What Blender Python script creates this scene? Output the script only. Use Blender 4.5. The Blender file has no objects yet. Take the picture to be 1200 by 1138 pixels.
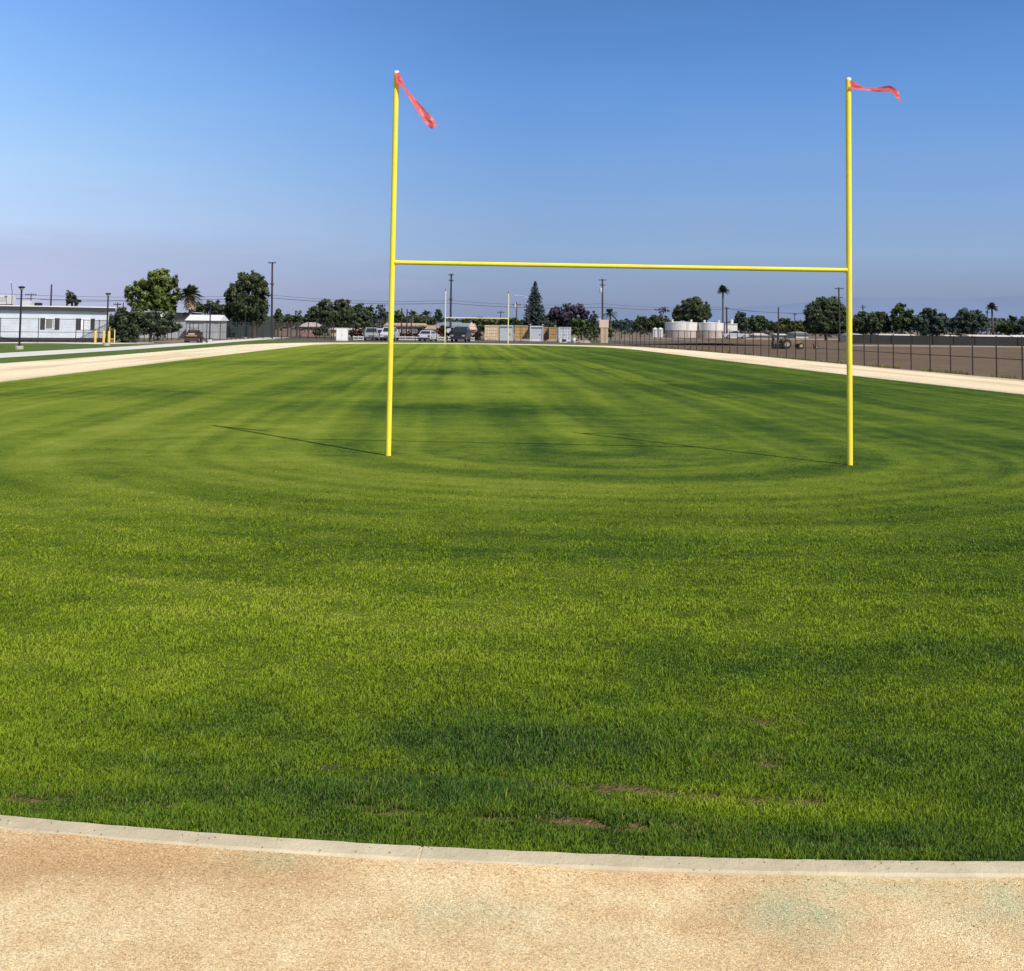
import bpy, math, random
import numpy as np
from mathutils import Vector, Matrix

random.seed(7)
RNG = np.random.default_rng(11)
scn = bpy.context.scene
COL = scn.collection
R = math.radians

# ------------------------------------------------------------------ camera
F = 1280.0; CX = 600.0; CY = 300.0; W0 = 1200.0; H0 = 1138.0
CAMZ = 2.09; PITCH = math.atan(83.0 / F); ROLL = 0.012
fw = Vector((0, math.cos(PITCH), math.sin(PITCH)))
up0 = Vector((0, -math.sin(PITCH), math.cos(PITCH)))
rt0 = Vector((1, 0, 0))
rt = rt0 * math.cos(ROLL) + up0 * math.sin(ROLL)
up = up0 * math.cos(ROLL) - rt0 * math.sin(ROLL)
cam = bpy.data.objects.new('camera', bpy.data.cameras.new('camera'))
COL.objects.link(cam)
M4 = Matrix.Identity(4)
for r_ in range(3):
    M4[r_][0] = rt[r_]; M4[r_][1] = up[r_]; M4[r_][2] = -fw[r_]
M4[2][3] = CAMZ
cam.matrix_world = M4
cam.data.sensor_width = 36; cam.data.lens = 36 * F / W0
cam.data.shift_y = -(H0 / 2 - CY) / W0
cam.data.clip_start = 0.05; cam.data.clip_end = 30000
scn.camera = cam

def ray(px, py):
    return fw + rt * ((px - CX) / F) + up * ((CY - py) / F)
def P(px, py, Y):                        # the place seen at a pixel, at distance Y
    d = ray(px, py); t = Y / d.y
    return Vector((d.x * t, Y, CAMZ + d.z * t))
def G(px, py, z=0.0):                    # the place on the ground seen at a pixel
    d = ray(px, py); t = (z - CAMZ) / d.z
    return Vector((d.x * t, d.y * t, z))
def gx(px, Y):                           # ground x at image column px and distance Y
    py = 400.0
    for _ in range(4):
        q = P(px, py, Y); py += q.z * F / Y
    return P(px, py, Y).x
def zt(px, py, Y):
    return P(px, py, Y).z
def m(px, Y):                            # pixels to metres at distance Y
    return px * Y / F

# ------------------------------------------------------------------ noise
def _hash(ix, iy, s):
    h = (ix.astype(np.int64) * 374761393 + iy.astype(np.int64) * 668265263 + s * 1442695041) & 0x7fffffff
    h = ((h ^ (h >> 13)) * 1274126177) & 0x7fffffff
    return ((h ^ (h >> 16)) & 0xffff) / 65535.0
def vnoise(x, y, s=0):
    ix = np.floor(x); iy = np.floor(y); fx = x - ix; fy = y - iy
    fx = fx * fx * (3 - 2 * fx); fy = fy * fy * (3 - 2 * fy)
    a = _hash(ix, iy, s); b = _hash(ix + 1, iy, s); c = _hash(ix, iy + 1, s); d = _hash(ix + 1, iy + 1, s)
    return (a * (1 - fx) + b * fx) * (1 - fy) + (c * (1 - fx) + d * fx) * fy
def fbm(x, y, s=0, o=3):
    v = 0; a = 0.5; t = 0
    for k in range(o):
        v = v + a * vnoise(x, y, s + k * 17); t += a; a *= 0.5; x = x * 2.03 + 5.1; y = y * 2.03 + 1.7
    return v / t

# ------------------------------------------------------------------ materials
def newmat(name):
    mt = bpy.data.materials.new(name); mt.use_nodes = True
    nt = mt.node_tree; nt.nodes.clear()
    out = nt.nodes.new('ShaderNodeOutputMaterial')
    return mt, nt, out
def N(nt, typ, **kw):
    n = nt.nodes.new(typ)
    for k, v in kw.items(): setattr(n, k, v)
    return n
def ramp(nt, fac, stops):
    r = N(nt, 'ShaderNodeValToRGB'); e = r.color_ramp.elements
    while len(e) < len(stops): e.new(0.5)
    for k, (p, c) in enumerate(stops):
        e[k].position = p; e[k].color = (c[0], c[1], c[2], 1)
    nt.links.new(fac, r.inputs[0]); return r.outputs[0]
def mixc(nt, fac, a, b, mode='MIX'):
    n = N(nt, 'ShaderNodeMix', data_type='RGBA', blend_type=mode)
    for s, v in ((n.inputs[0], fac), (n.inputs[6], a), (n.inputs[7], b)):
        if hasattr(v, 'links') or isinstance(v, bpy.types.NodeSocket): nt.links.new(v, s)
        elif isinstance(v, (int, float)): s.default_value = v
        else: s.default_value = (v[0], v[1], v[2], 1)
    return n.outputs[2]
def mth(nt, op, a, b=0.0, clamp=False):
    n = N(nt, 'ShaderNodeMath', operation=op, use_clamp=clamp)
    for s, v in ((n.inputs[0], a), (n.inputs[1], b)):
        if isinstance(v, bpy.types.NodeSocket): nt.links.new(v, s)
        else: s.default_value = v
    return n.outputs[0]
def noise(nt, vec, scale, detail=3, rough=0.55):
    n = N(nt, 'ShaderNodeTexNoise'); n.inputs['Scale'].default_value = scale
    n.inputs['Detail'].default_value = detail; n.inputs['Roughness'].default_value = rough
    if vec is not None: nt.links.new(vec, n.inputs['Vector'])
    return n.outputs[0]
def pos(nt): return N(nt, 'ShaderNodeNewGeometry').outputs['Position']
def attr(nt, name): return N(nt, 'ShaderNodeAttribute', attribute_name=name).outputs['Fac']
def bump(nt, h, dist, strength=1.0):
    b = N(nt, 'ShaderNodeBump'); b.inputs['Distance'].default_value = dist
    b.inputs['Strength'].default_value = strength; nt.links.new(h, b.inputs['Height']); return b.outputs[0]
def pbsdf(nt, out, col, rough=0.6, metal=0.0, spec=0.5, nrm=None):
    p = N(nt, 'ShaderNodeBsdfPrincipled')
    if isinstance(col, bpy.types.NodeSocket): nt.links.new(col, p.inputs['Base Color'])
    else: p.inputs['Base Color'].default_value = (col[0], col[1], col[2], 1)
    p.inputs['Roughness'].default_value = rough; p.inputs['Metallic'].default_value = metal
    p.inputs['Specular IOR Level'].default_value = spec
    if nrm is not None: nt.links.new(nrm, p.inputs['Normal'])
    nt.links.new(p.outputs[0], out.inputs[0]); return p
_mc = {}
def mat(name, c, rough=0.6, var=0.18, scale=1.5, metal=0.0, spec=0.4, bmp=0.0):
    if name in _mc: return _mc[name]
    mt, nt, out = newmat(name)
    tc = N(nt, 'ShaderNodeTexCoord').outputs['Object']
    n1 = noise(nt, tc, scale, 4); n2 = noise(nt, tc, scale * 9, 3)
    f = mth(nt, 'ADD', mth(nt, 'MULTIPLY', n1, 0.65), mth(nt, 'MULTIPLY', n2, 0.35))
    col = ramp(nt, f, [(0.3, [v * (1 - var) for v in c]), (0.5, c), (0.7, [min(1, v * (1 + var)) for v in c])])
    nr = bump(nt, n2, bmp) if bmp else None
    pbsdf(nt, out, col, rough, metal, spec, nr)
    _mc[name] = mt; return mt
def stripe_mat(name, c, dark, period, axis='Z', width=0.12, rough=0.6):   # siding, corrugation, roll-up slats
    if name in _mc: return _mc[name]
    mt, nt, out = newmat(name)
    tc = N(nt, 'ShaderNodeTexCoord').outputs['Object']
    sp = N(nt, 'ShaderNodeSeparateXYZ'); nt.links.new(tc, sp.inputs[0])
    w = mth(nt, 'FRACT', mth(nt, 'DIVIDE', sp.outputs[axis], period))
    line = mth(nt, 'LESS_THAN', w, width)
    n1 = noise(nt, tc, 0.9, 4)
    base = ramp(nt, n1, [(0.3, [v * 0.88 for v in c]), (0.7, [min(1, v * 1.06) for v in c])])
    pbsdf(nt, out, mixc(nt, line, base, dark), rough)
    _mc[name] = mt; return mt

def leaf_mat(name, dark, mid, light, trans=0.25):
    if name in _mc: return _mc[name]
    mt, nt, out = newmat(name)
    t = attr(nt, 'tone')
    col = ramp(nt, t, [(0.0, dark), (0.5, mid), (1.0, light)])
    d = N(nt, 'ShaderNodeBsdfDiffuse'); tr = N(nt, 'ShaderNodeBsdfTranslucent'); mx = N(nt, 'ShaderNodeMixShader')
    mx.inputs[0].default_value = trans
    nt.links.new(col, d.inputs[0]); nt.links.new(col, tr.inputs[0])
    nt.links.new(d.outputs[0], mx.inputs[1]); nt.links.new(tr.outputs[0], mx.inputs[2])
    nt.links.new(mx.outputs[0], out.inputs[0])
    _mc[name] = mt; return mt

# ------------------------------------------------------------------ object helpers
def tag(o, label=None, cat=None, group=None, kind=None):
    if label: o['label'] = label
    if cat: o['category'] = cat
    if group: o['group'] = group
    if kind: o['kind'] = kind
    return o
def thing(name, label, cat, loc=(0, 0, 0), rz=0.0, group=None):
    o = bpy.data.objects.new(name, None); COL.objects.link(o)
    o.empty_display_size = 0.3
    o.location = loc; o.rotation_euler = (0, 0, rz)
    return tag(o, label, cat, group)
def dup(root, loc, rz, label, group=None):
    def cp(o, par):
        c = o.copy(); COL.objects.link(c)
        if par is not None: c.parent = par
        for ch in [q for q in root_children[o.name]]: cp(ch, c)
        return c
    root_children = {}
    def walk(o):
        root_children[o.name] = list(o.children)
        for ch in o.children: walk(ch)
    walk(root)
    r = cp(root, None); r.location = loc; r.rotation_euler = (0, 0, rz); r['label'] = label
    if group: r['group'] = group
    return r

class MB:
    def __init__(s): s.v = []; s.f = []
    def add(s, vs, fs):
        o = len(s.v); s.v += [tuple(v) for v in vs]; s.f += [tuple(i + o for i in f) for f in fs]; return s
    def box(s, c, d, rz=0.0, taper=1.0, ry=0.0):
        hx, hy, hz = d[0] / 2, d[1] / 2, d[2] / 2
        vs = []
        mtx = Matrix.Rotation(rz, 3, 'Z') @ Matrix.Rotation(ry, 3, 'Y')
        for z in (-1, 1):
            k = taper if z > 0 else 1.0
            for x, y in ((-1, -1), (1, -1), (1, 1), (-1, 1)):
                vs.append(mtx @ Vector((x * hx * k, y * hy * k, z * hz)) + Vector(c))
        return s.add(vs, [(3, 2, 1, 0), (4, 5, 6, 7), (0, 1, 5, 4), (1, 2, 6, 5), (2, 3, 7, 6), (3, 0, 4, 7)])
    def tube(s, pts, rad, n=8, cap=True):
        pts = [Vector(p) for p in pts]
        if not hasattr(rad, '__len__'): rad = [rad] * len(pts)
        vs = []; fs = []; a = None
        for i, p in enumerate(pts):
            t = (pts[min(i + 1, len(pts) - 1)] - pts[max(i - 1, 0)]).normalized()
            if a is None:
                a = t.cross(Vector((0, 0, 1)) if abs(t.z) < 0.9 else Vector((1, 0, 0))).normalized()
            a = (a - t * a.dot(t)).normalized(); b = t.cross(a)
            for k in range(n):
                an = 2 * math.pi * k / n
                vs.append(p + (a * math.cos(an) + b * math.sin(an)) * rad[i])
        for i in range(len(pts) - 1):
            for k in range(n):
                k2 = (k + 1) % n
                fs.append((i * n + k, i * n + k2, (i + 1) * n + k2, (i + 1) * n + k))
        if cap:
            fs.append(tuple(range(n - 1, -1, -1))); L = (len(pts) - 1) * n
            fs.append(tuple(range(L, L + n)))
        return s.add(vs, fs)
    def lathe(s, prof, n=24, c=(0, 0, 0)):
        vs = []; fs = []
        for (r, z) in prof:
            for k in range(n):
                an = 2 * math.pi * k / n
                vs.append((c[0] + r * math.cos(an), c[1] + r * math.sin(an), c[2] + z))
        for i in range(len(prof) - 1):
            for k in range(n):
                k2 = (k + 1) % n
                fs.append((i * n + k, i * n + k2, (i + 1) * n + k2, (i + 1) * n + k))
        fs.append(tuple(range(n - 1, -1, -1))); L = (len(prof) - 1) * n; fs.append(tuple(range(L, L + n)))
        return s.add(vs, fs)
    def prism(s, prof, y0, y1, in0=None):      # profile in x,z run along y
        n = len(prof)
        vs = [(x, y0, z) for x, z in prof] + [(x, y1, z) for x, z in prof]
        fs = [tuple(range(n)), tuple(range(2 * n - 1, n - 1, -1))]
        for k in range(n):
            k2 = (k + 1) % n; fs.append((k, k + n, k2 + n, k2))
        return s.add(vs, fs)
    def build(s, name, mt, parent=None, smooth=False, label=None):
        me = bpy.data.meshes.new(name); me.from_pydata(s.v, [], s.f); me.update()
        import bmesh
        b = bmesh.new(); b.from_mesh(me); bmesh.ops.recalc_face_normals(b, faces=b.faces)
        if smooth:
            for e in b.edges:
                if len(e.link_faces) == 2 and e.calc_face_angle(0) > 0.7: e.smooth = False
        b.to_mesh(me); b.free()
        if smooth:
            for p in me.polygons: p.use_smooth = len(p.vertices) == 4
        me.materials.append(mt)
        o = bpy.data.objects.new(name, me); COL.objects.link(o)
        if parent is not None: o.parent = parent
        if label: o['label'] = label
        return o

def np_obj(name, V, faces, mt, parent=None, attrs=None, smooth=False):
    """faces: list of (K, k) int arrays"""
    me = bpy.data.meshes.new(name)
    me.vertices.add(len(V)); me.vertices.foreach_set('co', np.ascontiguousarray(V, dtype=np.float32).ravel())
    loops = np.concatenate([f.ravel() for f in faces]).astype(np.int32)
    tot = np.concatenate([np.full(len(f), f.shape[1], dtype=np.int32) for f in faces])
    start = np.concatenate([[0], np.cumsum(tot)[:-1]]).astype(np.int32)
    me.loops.add(len(loops)); me.loops.foreach_set('vertex_index', loops)
    me.polygons.add(len(tot)); me.polygons.foreach_set('loop_start', start)
    if smooth: me.polygons.foreach_set('use_smooth', np.ones(len(tot), dtype=bool))
    for k, a in (attrs or {}).items():
        at = me.attributes.new(k, 'FLOAT', 'POINT'); at.data.foreach_set('value', np.ascontiguousarray(a, dtype=np.float32))
    me.update(calc_edges=True); me.validate()
    me.materials.append(mt)
    o = bpy.data.objects.new(name, me); COL.objects.link(o)
    if parent is not None: o.parent = parent
    return o

def grid_idx(nr, nc):
    i = np.arange(nr - 1)[:, None] * nc + np.arange(nc - 1)[None, :]
    return np.stack([i, i + 1, i + nc + 1, i + nc], -1).reshape(-1, 4)

# ------------------------------------------------------------------ field outline
RC = (1.4, 18.8); RAD = 17.2; RB = 14.4      # near end: half an ellipse
near_y = RC[1] - RB
LPTS = [(18.8, -15.8), (21.5, -16.05), (30, -16.8), (36.6, -17.2), (51.7, -17.85), (65.7, -18.5), (90, -19.4), (104, -19.9), (112, -20.0), (118, -18.9), (123, -16.0), (126.2, -11.0), (127.5, -4.0)]
RPTS = [(18.8, 18.6), (21.5, 18.4), (30, 17.75), (36.6, 17.2), (46.9, 16.1), (66, 14.6), (90, 13.0), (104, 12.1), (111, 11.3), (117, 9.8), (121.5, 7.2), (125.2, 2.5), (127.5, -4.0)]
def xl(y):
    y = np.asarray(y, float)
    a = RC[0] - RAD * np.sqrt(np.maximum(1 - ((RC[1] - y) / RB) ** 2, 0))
    return np.where(y < RC[1], a, np.interp(y, [p[0] for p in LPTS], [p[1] for p in LPTS]))
def xr(y):
    y = np.asarray(y, float)
    a = RC[0] + RAD * np.sqrt(np.maximum(1 - ((RC[1] - y) / RB) ** 2, 0))
    return np.where(y < RC[1], a, np.interp(y, [p[0] for p in RPTS], [p[1] for p in RPTS]))

# large tone of the turf: bands from mowing round the oval, thicker dark patches, dry and bare spots
PATCH = [(60, 705, 120, 26, -.30), (240, 825, 110, 26, -.22), (610, 850, 190, 32, -.50), (320, 925, 250, 26, -.48), (560, 935, 130, 24, -.45),
         (950, 770, 220, 26, -.22), (560, 480, 130, 9, -.55), (540, 437, 110, 4, -.5), (560, 420, 120, 2.5, -.45), (110, 460, 150, 7, -.5), (330, 476, 90, 6, -.25),
         (890, 456, 170, 5, -.38), (700, 500, 60, 5, -.2), (330, 652, 330, 8, -.28), (60, 560, 90, 12, -.15), (1100, 520, 160, 14, -.2),
         (300, 425, 130, 3, -.4), (400, 455, 80, 5, -.3), (880, 500, 150, 7, -.25), (640, 530, 90, 12, -.25),
         (550, 575, 260, 26, .16), (590, 455, 50, 14, .28), (960, 585, 200, 26, .10), (430, 872, 110, 18, .22), (140, 590, 160, 20, .12),
         (880, 935, 260, 28, .26), (90, 860, 120, 16, .12), (340, 790, 170, 18, .15), (600, 780, 180, 18, .12), (760, 900, 120, 16, .15), (330, 540, 200, 12, .12),
         (700, 660, 200, 20, .08), (470, 505, 220, 6, .12), (200, 505, 150, 8, .12)]
SOIL = [(395, 966, 48, 9, 1.1), (455, 974, 30, 7, .8), (755, 984, 62, 9, 1.1), (690, 988, 34, 6, .8), (445, 912, 30, 7, .9), (515, 903, 26, 7, .7), (868, 876, 40, 8, .75), (375, 884, 20, 5, .7),
        (800, 925, 110, 7, .52), (905, 932, 90, 6, .48), (740, 918, 44, 6, .50), (1050, 945, 70, 6, .55), (30, 943, 66, 6, .75), (600, 985, 66, 5, .5), (180, 961, 44, 5, .6), (880, 830, 36, 5, .5), (1120, 998, 66, 5, .5), (560, 740, 30, 3, .35),
        (455, 534, 9, 2.2, .8), (996, 545, 9, 2.2, .8), (545, 550, 8, 2, .4)]
def _blob(x, y, L):
    v = np.zeros_like(x)
    for (px, py, rx, ry, a) in L:
        c = G(px, py); y0 = G(px, py + ry).y; y1 = G(px, py - ry).y
        sx = m(rx, c.y); sy = max((y1 - y0) / 2, 0.02)
        d = ((x - c.x) / sx) ** 2 + ((y - c.y) / sy) ** 2
        v = v + a * np.exp(-np.minimum(d, 30.0))
    return v
def oval_d(x, y):
    ax = RC[0] - 0.053 * (y - RC[1])
    return np.where(y < RC[1], np.hypot(x - RC[0], (y - RC[1]) * RAD / RB), np.abs(x - ax))
def kerb_dist(x, y):                     # distance outside the grass edge, near end
    u = (x - RC[0]) / RAD; v = (y - RC[1]) / RB; f = np.hypot(u, v)
    g = np.hypot(u / RAD, v / RB) / np.maximum(f, 1e-6)
    return (f - 1) / g
def turf(x, y):
    wx = x + 0.5 * (vnoise(x * .9, y * .9, 3) - .5); wy = y + 0.8 * (vnoise(x * .7, y * .7, 4) - .5)
    d = oval_d(x, y) + 0.35 * (vnoise(x * .35, y * .35, 9) - .5)
    st = fbm(d * 1.5, y * 0.02, 21, 3) - .5
    lines = (np.sin(2 * np.pi * d / .62 + 1.5 * vnoise(d * .8, y * .05, 22)) * .6 + np.sin(2 * np.pi * d / 1.75 + 2 * vnoise(d * .4, y * .04, 23))) * (.25 + 1.0 * vnoise(x * .22, y * .12, 24)) * np.clip((y - 5) / 9, .15, 1)
    st2 = fbm(d * 0.55, y * 0.015, 33, 2) - .5
    big = fbm(wx * .16, wy * .13, 5, 3) - .5
    mid = fbm(wx * .9, wy * .8, 6, 3) - .5
    row = fbm(wx * .35, wy * 1.5, 8, 3) - .5
    fine = fbm(wx * 2.2, wy * 4.5, 12, 3) - .5
    row = .5 * row + .7 * (fbm(wx * 1.1, wy * 2.6, 81, 3) - .5)
    t = 0.54 + .40 * st + .30 * st2 + .24 * big + .22 * mid + .32 * row + .30 * fine + .085 * lines + .80 * _blob(wx, wy, PATCH) * (.35 + 1.25 * fbm(x * .7, y * 1.3, 83, 3)) + .20 * (fbm(d * 3.2, y * .05, 84, 2) - .5)
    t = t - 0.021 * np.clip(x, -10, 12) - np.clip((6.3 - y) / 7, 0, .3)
    s = _blob(wx, wy, SOIL) * np.clip(4.2 * fbm(x * 11, y * 15, 14, 3) - 1.35, 0, 1.25) 
    return np.clip(t, 0, 1), np.clip(s, 0, 1)

def grass_col(nt, fine=True, blades=False):
    p = pos(nt); t = attr(nt, 'tone')
    if blades:
        rn = attr(nt, 'rnd')
        t = mth(nt, 'ADD', t, mth(nt, 'MULTIPLY', mth(nt, 'SUBTRACT', rn, 0.5), 0.34))
    else:
        n1 = noise(nt, p, 4.5, 6, .78); n2 = noise(nt, p, 40.0, 3, .7)
        t = mth(nt, 'ADD', t, mth(nt, 'MULTIPLY', mth(nt, 'SUBTRACT', n1, 0.5), 0.85))
        t = mth(nt, 'ADD', t, mth(nt, 'MULTIPLY', mth(nt, 'SUBTRACT', n2, 0.5), 0.4))
    col = ramp(nt, t, BLADE_RAMP if blades else GRASS_RAMP)
    return col
GRASS_RAMP = [(0.0, (0.040, 0.078, 0.020)), (0.25, (0.078, 0.128, 0.024)), (0.5, (0.138, 0.196, 0.027)), (0.75, (0.205, 0.262, 0.034)), (1.0, (0.280, 0.315, 0.055))]
BLADE_RAMP = [(0.0, (0.075, 0.145, 0.032)), (0.25, (0.140, 0.230, 0.024)), (0.5, (0.235, 0.335, 0.018)), (0.75, (0.345, 0.430, 0.030)), (1.0, (0.480, 0.510, 0.085))]

# ------------------------------------------------------------------ turf sheet
mt, nt, out = newmat('turf')
gc = grass_col(nt)
soilc = ramp(nt, noise(nt, pos(nt), 30, 4), [(0.3, (0.11, 0.065, 0.035)), (0.7, (0.26, 0.17, 0.09))])
p_ = pos(nt); sepp = N(nt, 'ShaderNodeSeparateXYZ'); nt.links.new(p_, sepp.inputs[0])
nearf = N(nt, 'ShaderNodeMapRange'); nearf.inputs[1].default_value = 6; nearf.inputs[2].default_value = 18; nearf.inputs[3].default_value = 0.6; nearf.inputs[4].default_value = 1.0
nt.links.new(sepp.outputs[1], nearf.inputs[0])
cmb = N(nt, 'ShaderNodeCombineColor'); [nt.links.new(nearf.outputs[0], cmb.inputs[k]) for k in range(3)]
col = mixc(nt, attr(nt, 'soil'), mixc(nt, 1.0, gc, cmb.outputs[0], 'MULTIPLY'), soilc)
hb = mth(nt, 'ADD', noise(nt, p_, 12, 4, .7), mth(nt, 'MULTIPLY', noise(nt, p_, 60, 2), 0.6))
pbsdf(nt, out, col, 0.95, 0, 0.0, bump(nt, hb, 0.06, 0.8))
M_TURF = mt
ys = np.concatenate([near_y + np.linspace(0, 1, 40) ** 2 * 2.0, np.geomspace(near_y + 2.05, 127.45, 330)])
cols = np.linspace(0, 1, 320)
X = xl(ys)[:, None] * (1 - cols) + xr(ys)[:, None] * cols; Yg = np.repeat(ys[:, None], len(cols), 1)
tn, so = turf(X.ravel(), Yg.ravel())
Z = 0.018 + 0.0 * X
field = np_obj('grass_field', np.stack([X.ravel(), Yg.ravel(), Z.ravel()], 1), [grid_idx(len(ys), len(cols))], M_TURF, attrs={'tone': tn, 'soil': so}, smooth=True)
tag(field, kind='structure')

# ------------------------------------------------------------------ grass blades (uncountable)
mt, nt, out = newmat('grass_blades')
gc = grass_col(nt, blades=True)
hh = attr(nt, 'hgt')
gc = mixc(nt, mth(nt, 'MULTIPLY', attr(nt, 'dry'), 1.0, True), gc, (0.36, 0.29, 0.11))
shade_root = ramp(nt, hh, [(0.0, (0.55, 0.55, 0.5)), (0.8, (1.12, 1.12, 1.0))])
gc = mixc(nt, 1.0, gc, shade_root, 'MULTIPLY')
sepb = N(nt, 'ShaderNodeSeparateXYZ'); nt.links.new(pos(nt), sepb.inputs[0])
bf = N(nt, 'ShaderNodeMapRange'); bf.inputs[1].default_value = 8; bf.inputs[2].default_value = 19; bf.inputs[3].default_value = 1.0; bf.inputs[4].default_value = .74
nt.links.new(sepb.outputs[1], bf.inputs[0]); cb = N(nt, 'ShaderNodeCombineColor'); [nt.links.new(bf.outputs[0], cb.inputs[q]) for q in range(3)]
gc = mixc(nt, 1.0, gc, cb.outputs[0], 'MULTIPLY')
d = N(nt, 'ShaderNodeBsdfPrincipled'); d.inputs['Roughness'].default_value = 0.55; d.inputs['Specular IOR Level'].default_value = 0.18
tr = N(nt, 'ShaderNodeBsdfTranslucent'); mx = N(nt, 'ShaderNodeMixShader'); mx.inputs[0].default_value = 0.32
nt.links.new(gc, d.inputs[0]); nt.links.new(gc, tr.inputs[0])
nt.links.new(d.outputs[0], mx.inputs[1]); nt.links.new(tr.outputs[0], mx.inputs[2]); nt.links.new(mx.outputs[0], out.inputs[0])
M_BLADE = mt
def make_blades(x, y, h, w, tone, dry, z0=0.016, name='grass', rng=RNG):
    n = len(x)
    an = rng.uniform(0, 2 * np.pi, n); ux, uy = np.cos(an), np.sin(an)
    la = rng.uniform(0, 2 * np.pi, n); ll = h * rng.uniform(0.05, 0.75, n)
    lx = np.cos(la) * ll + 0.12 * h; ly = np.sin(la) * ll
    rnd = rng.uniform(0, 1, n)
    V = np.zeros((n, 5, 3), np.float32)
    z0 = np.zeros(n) + z0
    V[:, 0] = np.stack([x - ux * w / 2, y - uy * w / 2, z0], 1)
    V[:, 1] = np.stack([x + ux * w / 2, y + uy * w / 2, z0], 1)
    mx_, my_, mz_ = x + lx * .35, y + ly * .35, z0 + h * .6
    V[:, 2] = np.stack([mx_ + ux * w * .42, my_ + uy * w * .42, mz_], 1)
    V[:, 3] = np.stack([mx_ - ux * w * .42, my_ - uy * w * .42, mz_], 1)
    V[:, 4] = np.stack([x + lx, y + ly, z0 + h * rng.uniform(.82, 1.0, n)], 1)
    b = np.arange(n)[:, None] * 5
    rep = lambda a: np.repeat(a, 5)
    hg = np.tile(np.array([0, 0, .6, .6, 1.0]), n)
    return np_obj(name, V.reshape(-1, 3), [b + np.array([0, 1, 2, 3]), b + np.array([3, 2, 4])], M_BLADE,
                  attrs={'tone': rep(tone), 'rnd': rep(rnd), 'hgt': hg, 'dry': rep(dry)})
NB = 700000
iy = RNG.uniform(1 / 22.0, 1 / 4.2, NB * 2)
iy = np.where(RNG.uniform(0, 1, NB * 2) < .55, iy, RNG.uniform(1 / 14.0, 1 / 4.2, NB * 2))
by = 1 / iy
bx = RNG.uniform(-0.66, 0.66, NB * 2) * by + 0.0
ok = (by > near_y) & (bx > xl(np.maximum(by, near_y)) + .01) & (bx < xr(np.maximum(by, near_y)) - .01)
bx, by = bx[ok][:NB], by[ok][:NB]
tn, so = turf(bx, by)
keep = (RNG.uniform(0, 1, len(bx)) > np.clip(so * 2.2 - .15, 0, .97)) & (RNG.uniform(0, 1, len(bx)) < np.clip((22 - by) / 10, 0, 1))
bx, by, tn, so = bx[keep], by[keep], tn[keep], so[keep]
sc_ = np.maximum(by / 1090.0 * 0.90, 0.0034)
lump = fbm(bx * 6.5, by * 5.0, 41, 3); wave = fbm(bx * 1.1, by * 1.6, 43, 2)
hgt = (0.006 + 0.044 * np.clip(lump * 1.5 - .22, 0, 1) + .014 * wave) * RNG.uniform(.65, 1.25, len(bx)) * (1.22 - .40 * tn) * (1 - .5 * so)
tn = np.clip(tn + .22 * (lump - .5), 0, 1)
hgt = hgt * np.clip(1.12 - (by - 5) / 22, .30, 1.0) * .66
tn = np.clip(tn - .16 * np.clip((by - 9) / 9, 0, 1), 0, 1)
dry = np.where(RNG.uniform(0, 1, len(bx)) < .035 * np.clip(12 / by - .4, .05, 1) + so * .9, RNG.uniform(.4, .95, len(bx)), 0.0)
# a few coarse tufts standing above the lawn
tx, ty, tt, th = [], [], [], []
for (px, py, k, rr) in ((458, 935, 46, .09), (600, 925, 22, .05), (620, 880, 18, .05), (180, 905, 22, .06), (330, 905, 14, .05), (1090, 835, 20, .06), (600, 948, 14, .04), (455, 533, 60, .10), (996, 544, 60, .10), (545, 549, 24, .10), (1044, 545, 12, .1)):
    c = G(px, py)
    for j in range(k):
        tx.append(c.x + random.gauss(0, rr)); ty.append(c.y + random.gauss(0, rr)); tt.append(random.uniform(.1, .45)); th.append(random.uniform(.04, .075))
bx = np.concatenate([bx, tx]); by = np.concatenate([by, ty]); tn = np.concatenate([tn, tt]); hgt = np.concatenate([hgt, th])
sc_ = np.concatenate([sc_, np.full(len(tx), .007)]); dry = np.concatenate([dry, np.where(RNG.uniform(0, 1, len(tx)) < .3, .35, 0.0)])
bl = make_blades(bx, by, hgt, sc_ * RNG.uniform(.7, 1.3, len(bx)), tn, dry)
tag(bl, 'short green lawn grass covering the oval playing field', 'grass', kind='stuff')

# weeds along the foot of the right fence (uncountable)
k = 2600
wy = RNG.uniform(40, 128, k); wq = np.interp(wy, [24, 40, 48.7, 62, 89.8, 110, 124, 133], [25.9, 23.9, 23.05, 21.6, 19.75, 17.6, 15.4, 14.4])
kp = fbm(wy * .35, wy * 0, 91, 3) > .47; wy, wq = wy[kp], wq[kp]; k = len(wy)
wd = make_blades(wq + RNG.normal(.05, .14, k), wy, RNG.uniform(.05, .24, k), RNG.uniform(.02, .05, k), RNG.uniform(.2, .8, k), np.where(RNG.uniform(0, 1, k) < .55, .8, .1), 0.0, 'weeds')
tag(wd, 'dry weeds growing along the foot of the right fence', 'weeds', kind='stuff')

kx = RNG.uniform(-2.6, 2.8, 150); kk = RC[1] - RB * np.sqrt(1 - ((kx - RC[0]) / RAD) ** 2) - RNG.uniform(.0, .26, 150) ** 1.3
cl_ = make_blades(kx, kk, RNG.uniform(.004, .012, 150), RNG.uniform(.003, .006, 150), RNG.uniform(.2, .8, 150), np.where(RNG.uniform(0, 1, 150) < .6, .9, .2), np.where(kerb_dist(kx, kk) < .118, .036, .016), 'grass_clippings')
tag(cl_, 'loose grass clippings and straw scattered along the kerb', 'clippings', kind='stuff')
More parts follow.
